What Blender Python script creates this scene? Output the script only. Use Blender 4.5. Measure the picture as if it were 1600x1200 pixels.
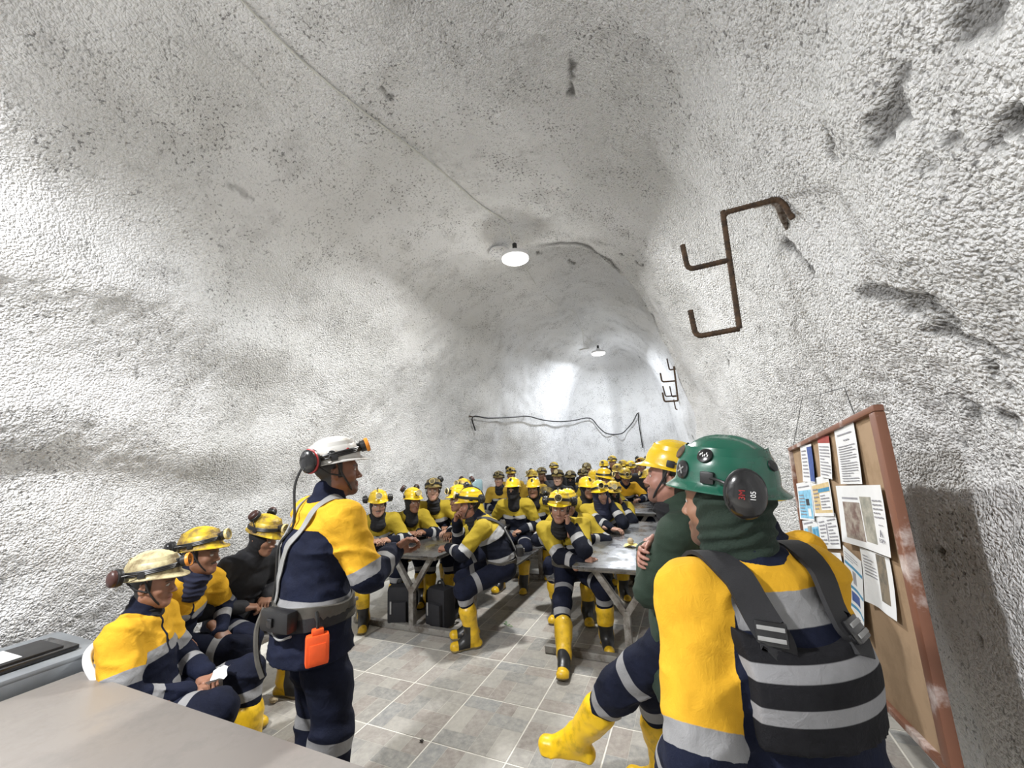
import bpy, bmesh, math, random
import numpy as np
from mathutils import Matrix, Vector
from mathutils.bvhtree import BVHTree

for _o in list(bpy.data.objects):
    bpy.data.objects.remove(_o)
SC = bpy.context.scene
COL = SC.collection
RAD = math.radians

# ------------------------------------------------------------------ camera
YAW, PITCH, ROLL, FPX, EYE = .40839, .17312, -.0497, 624.77, 1.69
_cy, _sy, _cp, _sp = math.cos(YAW), math.sin(YAW), math.cos(PITCH), math.sin(PITCH)
FWD = np.array([-_sy * _cp, _cy * _cp, _sp]); _r0 = np.array([_cy, _sy, 0.]); _u0 = np.cross(_r0, FWD)
RGT = math.cos(ROLL) * _r0 + math.sin(ROLL) * _u0
UPV = -math.sin(ROLL) * _r0 + math.cos(ROLL) * _u0
EYEP = np.array([0., 0., EYE])
cam_data = bpy.data.cameras.new('camera'); cam = bpy.data.objects.new('camera', cam_data); COL.objects.link(cam)
cam_data.sensor_fit = 'HORIZONTAL'; cam_data.sensor_width = 36.; cam_data.lens = 36. * FPX / 1600.
cam_data.clip_start = .02; cam_data.clip_end = 100
cam.matrix_world = Matrix(((RGT[0], UPV[0], -FWD[0], 0), (RGT[1], UPV[1], -FWD[1], 0), (RGT[2], UPV[2], -FWD[2], EYE), (0, 0, 0, 1)))
SC.camera = cam

def ray(x, y):
    return FWD + RGT * ((x - 800) / FPX) - UPV * ((y - 600) / FPX)
def at_depth(x, y, d):
    return EYEP + ray(x, y) * d
def at_z(x, y, z):
    d = ray(x, y); return EYEP + d * ((z - EYE) / d[2])

# ------------------------------------------------------------------ world, lamps, exposure
LAMP_A, LAMP_B, LAMP_C = at_depth(805, 402, 4.6), at_depth(935, 551, 9.2), np.array([-2.2, -.6, 3.7])
POWER_A, POWER_B, POWER_C = 160., 95., 245.
world = bpy.data.worlds.new('world'); SC.world = world; world.use_nodes = True
world.node_tree.nodes['Background'].inputs[0].default_value = (.6, .65, .7, 1)
world.node_tree.nodes['Background'].inputs[1].default_value = .02
def lamp_light(p, power, col):
    l = bpy.data.lights.new('lamp_sidelight', 'POINT'); l.shadow_soft_size = .06; l.energy = power * .05; l.color = col
    o = bpy.data.objects.new('lamp_sidelight', l); COL.objects.link(o); o.location = p + np.array([0, 0, -.20])
    l = bpy.data.lights.new('lamp_light', 'AREA'); l.shape = 'DISK'; l.size = .27; l.energy = power; l.color = col; l.spread = math.pi
    o = bpy.data.objects.new('lamp_light', l); COL.objects.link(o); o.location = p + np.array([0, 0, -.075])
    return o
LIGHTS = [lamp_light(LAMP_A, POWER_A, (1., .995, .965)), lamp_light(LAMP_B, POWER_B, (.88, .93, 1.)), lamp_light(LAMP_C, POWER_C, (.985, .99, 1.))]
SC.view_settings.view_transform = 'Standard'; SC.view_settings.look = 'None'
SC.view_settings.gamma = 1.; SC.view_settings.use_curve_mapping = False
SC.view_settings.exposure = 0.0
try:
    SC.cycles.use_denoising = True
    SC.cycles.max_bounces = 10; SC.cycles.diffuse_bounces = 6
except Exception:
    pass

# ------------------------------------------------------------------ noise
def _hash(ix, iy, iz, seed):
    h = (ix.astype(np.uint32) * np.uint32(374761393) + iy.astype(np.uint32) * np.uint32(668265263) + iz.astype(np.uint32) * np.uint32(2246822519) + np.uint32(seed * 97 + 13))
    h = (h ^ (h >> np.uint32(13))) * np.uint32(1274126177)
    h = h ^ (h >> np.uint32(16))
    return (h & np.uint32(0xffffff)).astype(np.float32) / np.float32(0xffffff) * 2 - 1
def vnoise(x, y, z, seed=0):
    x = np.asarray(x, np.float32) + 1000; y = np.asarray(y, np.float32) + 1000; z = np.asarray(z, np.float32) + 1000
    ix = np.floor(x).astype(np.int64); iy = np.floor(y).astype(np.int64); iz = np.floor(z).astype(np.int64)
    fx = x - ix; fy = y - iy; fz = z - iz
    fx = fx * fx * (3 - 2 * fx); fy = fy * fy * (3 - 2 * fy); fz = fz * fz * (3 - 2 * fz)
    def H(a, b, c): return _hash(ix + a, iy + b, iz + c, seed)
    x00 = H(0, 0, 0) * (1 - fx) + H(1, 0, 0) * fx; x10 = H(0, 1, 0) * (1 - fx) + H(1, 1, 0) * fx
    x01 = H(0, 0, 1) * (1 - fx) + H(1, 0, 1) * fx; x11 = H(0, 1, 1) * (1 - fx) + H(1, 1, 1) * fx
    return (x00 * (1 - fy) + x10 * fy) * (1 - fz) + (x01 * (1 - fy) + x11 * fy) * fz
def smooth(a, b, x):
    t = np.clip((x - a) / (b - a), 0, 1); return t * t * (3 - 2 * t)

# ------------------------------------------------------------------ materials
def new_mat(name):
    m = bpy.data.materials.new(name); m.use_nodes = True; nt = m.node_tree
    b = nt.nodes['Principled BSDF']
    return m, nt, b
def N(nt, typ, **kw):
    n = nt.nodes.new(typ)
    for k, v in kw.items():
        if k == 'ins':
            for kk, vv in v.items(): n.inputs[kk].default_value = vv
        else: setattr(n, k, v)
    return n
def L(nt, a, b): nt.links.new(a, b)
def rgba(c): return (c[0], c[1], c[2], 1.)
def mixc(nt, fac, a, b):
    n = nt.nodes.new('ShaderNodeMix'); n.data_type = 'RGBA'
    for sock, v in ((n.inputs[0], fac), (n.inputs[6], a), (n.inputs[7], b)):
        if isinstance(v, (int, float)): sock.default_value = v
        elif isinstance(v, tuple): sock.default_value = rgba(v)
        else: L(nt, v, sock)
    return n.outputs[2]
def math_n(nt, op, a, b=None, clamp=False):
    n = nt.nodes.new('ShaderNodeMath'); n.operation = op; n.use_clamp = clamp
    for i, v in enumerate((a, b)):
        if v is None: continue
        if isinstance(v, (int, float)): n.inputs[i].default_value = v
        else: L(nt, v, n.inputs[i])
    return n.outputs[0]
def noise_n(nt, scale, detail=3, rough=.55, vec=None):
    n = N(nt, 'ShaderNodeTexNoise'); n.inputs['Scale'].default_value = scale; n.inputs['Detail'].default_value = detail; n.inputs['Roughness'].default_value = rough
    if vec is None:
        g = N(nt, 'ShaderNodeTexCoord'); vec = g.outputs['Object']
    L(nt, vec, n.inputs['Vector']); return n
def ramp(nt, fac, stops):
    r = N(nt, 'ShaderNodeValToRGB'); e = r.color_ramp.elements
    while len(e) < len(stops): e.new(.5)
    for i, (p, c) in enumerate(stops):
        e[i].position = p; e[i].color = rgba(c) if isinstance(c, tuple) else (c, c, c, 1)
    L(nt, fac, r.inputs[0]); return r.outputs[0]
def bump(nt, b, h, strength=.3, dist=.01):
    n = N(nt, 'ShaderNodeBump'); n.inputs['Strength'].default_value = strength; n.inputs['Distance'].default_value = dist
    L(nt, h, n.inputs['Height']); L(nt, n.outputs[0], b.inputs['Normal']); return n
def attr(nt, name):
    return N(nt, 'ShaderNodeAttribute', attribute_name=name)
def plain(name, col, rough=.5, metal=0., var=.12, scale=18., bs=.0, bscale=60., emit=None, coat=0.):
    m, nt, b = new_mat(name)
    n = noise_n(nt, scale, 4)
    c = mixc(nt, ramp(nt, n.outputs['Fac'], [(.3, 0.), (.7, 1.)]), tuple(x * (1 - var) for x in col), tuple(min(1, x * (1 + var)) for x in col))
    L(nt, c, b.inputs['Base Color']); b.inputs['Roughness'].default_value = rough; b.inputs['Metallic'].default_value = metal
    if coat: b.inputs['Coat Weight'].default_value = coat
    if bs:
        bump(nt, b, noise_n(nt, bscale, 3).outputs['Fac'], bs, .004)
    if emit:
        b.inputs['Emission Color'].default_value = rgba(emit[0]); b.inputs['Emission Strength'].default_value = emit[1]
    return m
def dirty(name, col, dirt, amount=.5, rough=.45, scale=9., metal=0., coat=0., lo=None):
    m, nt, b = new_mat(name)
    n = noise_n(nt, scale, 6, .65)
    f = ramp(nt, n.outputs['Fac'], [(.62 - amount * .4, 0.), (.74 - amount * .25, 1.)])
    L(nt, mixc(nt, f, col, dirt), b.inputs['Base Color']); b.inputs['Metallic'].default_value = metal
    L(nt, math_n(nt, 'ADD', math_n(nt, 'MULTIPLY', f, .25), rough), b.inputs['Roughness'])
    if coat: b.inputs['Coat Weight'].default_value = coat
    bump(nt, b, n.outputs['Fac'], .12, .004)
    return m
def workwear(name, yellow, navy=(.009, .013, .040), strip=(.27, .27, .275)):
    m, nt, b = new_mat(name)
    y = math_n(nt, 'ADD', math_n(nt, 'MULTIPLY', attr(nt, 'yel').outputs['Fac'], 500.), .5, True)
    s = math_n(nt, 'ADD', math_n(nt, 'MULTIPLY', attr(nt, 'stp').outputs['Fac'], 500.), .5, True)
    n = noise_n(nt, 11., 5, .6)
    nf = ramp(nt, n.outputs['Fac'], [(.3, 0.), (.7, 1.)])
    yc = mixc(nt, nf, tuple(c * .82 for c in yellow), yellow)
    nc = mixc(nt, nf, tuple(c * .75 for c in navy), tuple(c * 1.3 for c in navy))
    sc_ = mixc(nt, nf, tuple(c * .8 for c in strip), strip)
    c = mixc(nt, s, mixc(nt, y, nc, yc), sc_)
    L(nt, c, b.inputs['Base Color'])
    L(nt, math_n(nt, 'SUBTRACT', .85, math_n(nt, 'MULTIPLY', s, .35)), b.inputs['Roughness']); b.inputs['Specular IOR Level'].default_value = .18
    cr = noise_n(nt, 26., 4, .6); cr.inputs['Distortion'].default_value = .8
    fine = noise_n(nt, 420., 2)
    bump(nt, b, math_n(nt, 'ADD', cr.outputs['Fac'], math_n(nt, 'MULTIPLY', fine.outputs['Fac'], .12)), .35, .012)
    return m
M = {}
GOLD, LEMON = (.68, .37, .024), (.37, .272, .026)
M['wear_gold'] = workwear('workwear_gold', GOLD, (.0065, .009, .023))
M['wear_lemon'] = workwear('workwear_lemon', LEMON, (.0055, .007, .014), (.36, .36, .36))
M['wear_ochre'] = workwear('workwear_ochre', (.42, .27, .035), (.010, .012, .025), (.32, .32, .31))
M['wear_navy'] = workwear('workwear_navy', (.0065, .0085, .020), (.0065, .0085, .020))
M['jacket_black'] = plain('jacket_black', (.010, .010, .013), .8, bs=.4, bscale=35)
M['hoodie_green'] = plain('hoodie_green', (.016, .032, .020), .92, bs=.4, bscale=300)
M['knit_black'] = plain('knit_black', (.008, .008, .010), .9, bs=.3, bscale=300)
M['knit_navy'] = plain('knit_navy', (.010, .013, .035), .9, bs=.3, bscale=300)
M['knit_green'] = plain('knit_green', (.010, .022, .014), .92, bs=.5, bscale=160)
M['black_rubber'] = plain('black_rubber', (.012, .012, .013), .42)
M['black_gloss'] = plain('black_gloss', (.010, .010, .011), .2, coat=.3)
M['black_web'] = plain('black_webbing', (.012, .012, .014), .75, bs=.3, bscale=400)
M['grey_web'] = plain('grey_webbing', (.24, .24, .235), .6, bs=.2, bscale=300)
M['belt_grey'] = plain('belt_grey', (.07, .065, .055), .6, var=.3)
M['red_plastic'] = plain('red_plastic', (.35, .02, .02), .35)
M['maroon_plastic'] = plain('maroon_plastic', (.05, .018, .014), .4)
M['orange_plastic'] = plain('orange_plastic', (.85, .10, .015), .5)
M['orange_bezel'] = plain('orange_bezel', (.75, .26, .03), .4)
M['ivory_bezel'] = plain('ivory_bezel', (.62, .50, .22), .4)
M['lens'] = plain('lamp_lens', (.55, .55, .53), .08, metal=1.)
M['wire_black'] = plain('wire_black', (.012, .012, .012), .5)
M['wire_white'] = plain('wire_white', (.62, .62, .58), .5)
M['helmet_yellow'] = dirty('helmet_yellow', (.66, .44, .012), (.45, .28, .03), .18, .25, 14., coat=.3)
M['helmet_worn'] = dirty('helmet_worn', (.62, .43, .02), (.16, .10, .035), .55, .4, 13.)
M['helmet_dirty'] = dirty('helmet_dirty', (.30, .22, .045), (.055, .042, .022), .75, .5, 15.)
M['helmet_faded'] = dirty('helmet_faded', (.52, .46, .27), (.18, .13, .06), .42, .4, 11.)
M['helmet_white'] = dirty('helmet_white', (.56, .55, .52), (.33, .29, .24), .3, .3, 16.)
M['helmet_green'] = dirty('helmet_green', (.006, .085, .052), (.012, .06, .04), .15, .22, 10., coat=.4)
M['steel'] = dirty('brushed_steel', (.27, .27, .275), (.17, .17, .165), .45, .24, 5., metal=.95)
M['galv'] = dirty('galvanised_steel', (.34, .33, .31), (.16, .14, .12), .5, .45, 8., metal=.55)
M['rust'] = dirty('rusty_rebar', (.085, .048, .025), (.035, .026, .02), .5, .8, 30.)
M['rebar_grey'] = dirty('shotcrete_splashed_rebar', (.30, .27, .24), (.07, .045, .03), .5, .85, 20.)
M['desk'] = dirty('beige_laminate', (.205, .186, .170), (.175, .16, .147), .4, .45, 3.)
M['desk_edge'] = plain('desk_edge', (.22, .20, .18), .6)
M['grey_plastic'] = plain('grey_plastic', (.20, .215, .23), .45, var=.06)
M['white_plastic'] = plain('white_plastic', (.74, .74, .75), .4, var=.05)
M['paper'] = plain('paper', (.72, .73, .74), .8, var=.03)
M['bottle'] = plain('bottle_plastic', (.32, .47, .52), .25, var=.1)
M['leaf'] = plain('leaf_green', (.04, .16, .02), .6)
M['crumb'] = plain('crumb', (.40, .33, .22), .9)
M['yellow_wrap'] = plain('yellow_wrapper', (.68, .55, .18), .5)
M['dark_crumb'] = plain('dark_crumb', (.05, .045, .04), .9)
M['board'] = dirty('brown_board', (.33, .225, .135), (.27, .185, .11), .4, .8, 7.)
M['frame'] = dirty('painted_frame', (.20, .085, .05), (.62, .55, .52), .24, .5, 5.)
M['print_blue'] = plain('print_light_blue', (.22, .48, .66), .8, var=.25, scale=30)
M['print_navy'] = plain('print_navy_blue', (.05, .09, .28), .8, var=.2, scale=30)
M['print_teal'] = plain('print_teal', (.06, .25, .42), .8, var=.15, scale=40)
M['print_tan'] = plain('print_tan', (.60, .46, .24), .8, var=.15, scale=30)
M['print_red'] = plain('print_red', (.32, .06, .05), .8)
M['print_black'] = plain('print_black', (.03, .03, .035), .8)
M['print_dark'] = plain('print_grey_ink', (.27, .27, .30), .8)
M['photo_a'] = dirty('photo_print_brown', (.16, .10, .085), (.36, .32, .27), .55, .5, 22.)
M['photo_b'] = dirty('photo_print_grey', (.26, .26, .22), (.42, .40, .34), .5, .5, 18.)
M['photo_c'] = dirty('photo_print_ochre', (.22, .18, .13), (.12, .11, .09), .5, .5, 18.)
M['sticker'] = plain('sticker', (.55, .55, .5), .5)
M['print_white'] = plain('print_white', (.75, .75, .75), .6)
# skin: base colour from the object, painted features from the vertex colour
m, nt, b = new_mat('skin'); M['skin'] = m
oi = N(nt, 'ShaderNodeObjectInfo'); va = attr(nt, 'tint')
n = noise_n(nt, 40., 4)
L(nt, mixc(nt, va.outputs['Alpha'], mixc(nt, math_n(nt, 'MULTIPLY', n.outputs['Fac'], .35), oi.outputs['Color'], (.10, .035, .02)), va.outputs['Color']), b.inputs['Base Color'])
b.inputs['Roughness'].default_value = .5
b.inputs['Subsurface Weight'].default_value = .0
bump(nt, b, noise_n(nt, 240., 2).outputs['Fac'], .1, .002)
# boots: yellow rubber with black and sole zones read from vertex attributes
def boot_mat(name, yel):
    m, nt, b = new_mat(name)
    k = math_n(nt, 'ADD', math_n(nt, 'MULTIPLY', attr(nt, 'blk').outputs['Fac'], 400.), .5, True)
    s = math_n(nt, 'ADD', math_n(nt, 'MULTIPLY', attr(nt, 'sole').outputs['Fac'], 400.), .5, True)
    n = noise_n(nt, 16., 5, .65)
    yc = mixc(nt, ramp(nt, n.outputs['Fac'], [(.5, 0.), (.72, 1.)]), yel, tuple(c * .55 for c in yel))
    L(nt, mixc(nt, s, mixc(nt, k, yc, (.014, .014, .015)), (.20, .155, .075)), b.inputs['Base Color']); b.inputs['Roughness'].default_value = .38
    bump(nt, b, n.outputs['Fac'], .15, .006)
    return m
M['boot'] = boot_mat('boot_rubber', (.66, .41, .015))
M['boot_clean'] = boot_mat('boot_rubber_clean', (.80, .50, .008))
m, nt, b = new_mat('boot_old_navy'); b.inputs['Base Color'].default_value = (.02, .02, .02, 1); M['boot_black'] = plain('boot_black', (.02, .02, .02), .5)
# lamp glass
m, nt, b = new_mat('lamp_glow'); M['glow'] = m
b.inputs['Emission Color'].default_value = (1, .98, .93, 1); b.inputs['Emission Strength'].default_value = 9.; b.inputs['Base Color'].default_value = (.8, .8, .8, 1)
# shotcrete
m, nt, b = new_mat('shotcrete'); M['shot'] = m
big = noise_n(nt, .55, 5, .6); med = noise_n(nt, 3.2, 6, .65); g1 = noise_n(nt, 17., 4, .62); g3 = noise_n(nt, 140., 1)
tc = N(nt, 'ShaderNodeTexCoord'); wrp = noise_n(nt, 30., 3); 
vv = N(nt, 'ShaderNodeVectorMath', operation='MULTIPLY_ADD'); L(nt, wrp.outputs['Color'], vv.inputs[0]); vv.inputs[1].default_value = (.03, .03, .03); L(nt, tc.outputs['Object'], vv.inputs[2])
def vor(scale, feat='F1'):
    v_ = N(nt, 'ShaderNodeTexVoronoi', feature=feat); v_.inputs['Scale'].default_value = scale
    if feat == 'SMOOTH_F1': v_.inputs['Smoothness'].default_value = .35
    L(nt, vv.outputs[0], v_.inputs['Vector']); return v_.outputs['Distance']
v1 = vor(72.); v2 = noise_n(nt, 80., 2).outputs['Fac']; sp = noise_n(nt, 52., 2, .5)
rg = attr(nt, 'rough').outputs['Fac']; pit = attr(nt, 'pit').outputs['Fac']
base = mixc(nt, ramp(nt, big.outputs['Fac'], [(.40, 0.), (.62, 1.)]), (.76, .76, .755), (.90, .902, .91))
base = mixc(nt, math_n(nt, 'MULTIPLY', ramp(nt, med.outputs['Fac'], [(.54, 0.), (.72, 1.)]), .34), base, (.40, .39, .375))
stn = noise_n(nt, 1.7, 9, .78)
base = mixc(nt, math_n(nt, 'MULTIPLY', ramp(nt, stn.outputs['Fac'], [(.54, 0.), (.72, 1.)]), .45), base, (.22, .21, .20))
spk = math_n(nt, 'MULTIPLY', ramp(nt, sp.outputs['Fac'], [(.34, 1.), (.43, 0.)]), ramp(nt, med.outputs['Fac'], [(.40, .15), (.60, 1.)]))  # bare-rock specks, with shade of the small hollows painted into the colour
base = mixc(nt, math_n(nt, 'MULTIPLY', spk, .70), base, (.07, .067, .065))
base = mixc(nt, math_n(nt, 'MULTIPLY', pit, 1.), base, (.045, .042, .038))  # pits show bare rock, and the dark inside the holes is painted in
L(nt, base, b.inputs['Base Color']); b.inputs['Roughness'].default_value = .88
h = math_n(nt, 'ADD', math_n(nt, 'MULTIPLY', g1.outputs['Fac'], .75), math_n(nt, 'ADD', math_n(nt, 'MULTIPLY', v1, -1.1), math_n(nt, 'ADD', math_n(nt, 'ADD', math_n(nt, 'MULTIPLY', v2, .45), math_n(nt, 'MULTIPLY', sp.outputs['Fac'], .7)), math_n(nt, 'MULTIPLY', g3.outputs['Fac'], .2))))
bn = bump(nt, b, math_n(nt, 'MULTIPLY', h, rg), .75, .040)
# floor tiles: print colours from the face colour, mottled
m, nt, b = new_mat('tile_print'); M['tile'] = m
oi = N(nt, 'ShaderNodeObjectInfo'); va = attr(nt, 'print')
n1 = noise_n(nt, 22., 6, .7); n2 = noise_n(nt, 5., 4, .6)
c = mixc(nt, ramp(nt, n1.outputs['Fac'], [(.35, 0.), (.68, .55)]), va.outputs['Color'], (.50, .475, .43))
c = mixc(nt, ramp(nt, n2.outputs['Fac'], [(.45, 0.), (.75, .4)]), c, (.22, .205, .18))
L(nt, c, b.inputs['Base Color']); L(nt, ramp(nt, n2.outputs['Fac'], [(.3, .3), (.7, .55)]), b.inputs['Roughness'])
M['grout'] = plain('grout', (.62, .60, .55), .9)
M['tile_edge'] = plain('tile_edge', (.5, .48, .44), .8)

# ------------------------------------------------------------------ mesh helpers
def mesh_arr(name, V, F, mats=(), midx=None, attrs=None, colors=None, smooth_=True):
    """V (n,3), F (m,k) equal-sided faces (or list of such arrays)."""
    Fs = F if isinstance(F, list) else [F]
    me = bpy.data.meshes.new(name); V = np.asarray(V, np.float32)
    me.vertices.add(len(V)); me.vertices.foreach_set('co', V.ravel())
    nl = sum(f.size for f in Fs); npoly = sum(len(f) for f in Fs)
    me.loops.add(nl); me.loops.foreach_set('vertex_index', np.concatenate([f.ravel() for f in Fs]).astype(np.int32))
    me.polygons.add(npoly)
    tot = np.concatenate([np.full(len(f), f.shape[1]) for f in Fs]).astype(np.int32)
    me.polygons.foreach_set('loop_start', np.concatenate([[0], np.cumsum(tot)[:-1]]).astype(np.int32))
    for mm in mats: me.materials.append(mm)
    if midx is not None: me.polygons.foreach_set('material_index', np.asarray(midx, np.int32))
    me.update(calc_edges=True)
    me.polygons.foreach_set('use_smooth', np.full(npoly, smooth_))
    for k, v in (attrs or {}).items():
        a = me.attributes.new(k, 'FLOAT', 'POINT'); a.data.foreach_set('value', np.asarray(v, np.float32))
    for k, v in (colors or {}).items():
        a = me.attributes.new(k, 'FLOAT_COLOR', 'POINT'); a.data.foreach_set('color', np.asarray(v, np.float32).ravel())
    return me
def link(name, me, parent=None, mw=None):
    o = bpy.data.objects.new(name, me); COL.objects.link(o)
    if parent is not None: o.parent = parent
    if mw is not None: o.matrix_local = mw
    return o
def empty(name, loc=(0, 0, 0), rz=0.):
    o = bpy.data.objects.new(name, None); COL.objects.link(o); o.location = loc; o.rotation_euler = (0, 0, rz); o.empty_display_size = .1
    return o
def tag(o, label=None, cat=None, group=None, kind=None):
    if label: o['label'] = label
    if cat: o['category'] = cat
    if group: o['group'] = group
    if kind: o['kind'] = kind
    return o
class MB:
    """collects boxes, tubes, lathes into one mesh with material slots"""
    def __init__(s): s.V = []; s.F = {3: [], 4: []}; s.mi = {3: [], 4: []}; s.n = 0; s.mats = []
    def slot(s, m):
        if m not in s.mats: s.mats.append(m)
        return s.mats.index(m)
    def add(s, V, F, m):
        V = np.asarray(V, float); i = s.slot(m)
        for f in F:
            f = list(f)
            k = len(f)
            if k > 4:
                for j in range(1, k - 1): s.F[3].append([f[0] + s.n, f[j] + s.n, f[j + 1] + s.n]); s.mi[3].append(i)
            else: s.F[k].append([q + s.n for q in f]); s.mi[k].append(i)
        s.V.append(V); s.n += len(V)
    def box(s, c, size, m, rot=None, bev=.004):
        bm = bmesh.new(); bmesh.ops.create_cube(bm, size=1.)
        for v in bm.verts: v.co = Vector((v.co.x * size[0], v.co.y * size[1], v.co.z * size[2]))
        if bev: bmesh.ops.bevel(bm, geom=list(bm.edges), offset=min(bev, min(size) * .3), segments=2, affect='EDGES', profile=.6)
        R = np.eye(3) if rot is None else np.asarray(rot)
        bm.verts.index_update()
        V = np.array([v.co[:] for v in bm.verts]) @ R.T + np.asarray(c, float)
        s.add(V, [[v.index for v in f.verts] for f in bm.faces], m); bm.free()
    def bar(s, a, b_, w, t, m, up=(0, 0, 1), bev=.003):
        a = np.asarray(a, float); b_ = np.asarray(b_, float); d = b_ - a; l = np.linalg.norm(d); d /= l
        u = np.asarray(up, float); u = u - d * (u @ d)
        if np.linalg.norm(u) < 1e-4: u = np.array([1., 0, 0]) - d * d[0]
        u /= np.linalg.norm(u); x = np.cross(u, d)
        s.box((a + b_) / 2, (w, t, l), m, np.stack([x, u, d], 1), bev)
    def tube(s, P, r, m, n=8, closed=False, cap=True):
        V, F = tube_geo(P, r, n, closed, cap); s.add(V, F, m)
    def lathe(s, prof, m, n=24, c=(0, 0, 0), R=None, scale=(1, 1)):
        V = []; F = []
        for (r, z) in prof:
            for k in range(n):
                a = 2 * math.pi * k / n; V.append((r * math.cos(a) * scale[0], r * math.sin(a) * scale[1], z))
        for i in range(len(prof) - 1):
            for k in range(n):
                F.append((i * n + k, i * n + (k + 1) % n, (i + 1) * n + (k + 1) % n, (i + 1) * n + k))
        F.append(list(range(n))[::-1]); F.append([(len(prof) - 1) * n + k for k in range(n)])
        V = np.array(V)
        if R is not None: V = V @ np.asarray(R).T
        s.add(V + np.asarray(c, float), F, m)
    def build(s, name, parent=None, mw=None, smooth_=True):
        return link(name, s.mesh(name, smooth_), parent, mw)
    def mesh(s, name, smooth_=True):
        Fs = []; mi = []
        for k in (3, 4):
            if s.F[k]: Fs.append(np.array(s.F[k])); mi += s.mi[k]
        me = mesh_arr(name, np.concatenate(s.V), Fs, [M[x] if isinstance(x, str) else x for x in s.mats], mi, smooth_=smooth_)
        if smooth_:
            try: me.set_sharp_from_angle(angle=RAD(42))
            except Exception: pass
        return me
def tube_geo(P, r, n=8, closed=False, cap=True):
    P = np.asarray(P, float); k = len(P); r = np.broadcast_to(np.asarray(r, float), (k,))
    T = np.gradient(P, axis=0) if not closed else np.roll(P, -1, 0) - np.roll(P, 1, 0)
    T /= np.linalg.norm(T, axis=1)[:, None] + 1e-12
    u = np.cross(T[0], [0, 0, 1.]);
    if np.linalg.norm(u) < .1: u = np.cross(T[0], [1., 0, 0])
    V = []
    for i in range(k):
        u = u - T[i] * (u @ T[i]); u /= np.linalg.norm(u); w = np.cross(T[i], u)
        for j in range(n):
            a = 2 * math.pi * j / n; V.append(P[i] + r[i] * (u * math.cos(a) + w * math.sin(a)))
    F = []
    for i in range(k if closed else k - 1):
        i2 = (i + 1) % k
        for j in range(n): F.append((i * n + j, i * n + (j + 1) % n, i2 * n + (j + 1) % n, i2 * n + j))
    if cap and not closed: F.append(list(range(n))[::-1]); F.append([(k - 1) * n + j for j in range(n)])
    return np.array(V), F
def spline(P, n=8):
    P = np.asarray(P, float); out = []
    Q = np.concatenate([[2 * P[0] - P[1]], P, [2 * P[-1] - P[-2]]])
    for i in range(len(P) - 1):
        p0, p1, p2, p3 = Q[i:i + 4]
        for t in np.arange(n) / n:
            out.append(.5 * ((2 * p1) + (-p0 + p2) * t + (2 * p0 - 5 * p1 + 4 * p2 - p3) * t * t + (-p0 + 3 * p1 - 3 * p2 + p3) * t ** 3))
    out.append(P[-1]); return np.array(out)

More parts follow.
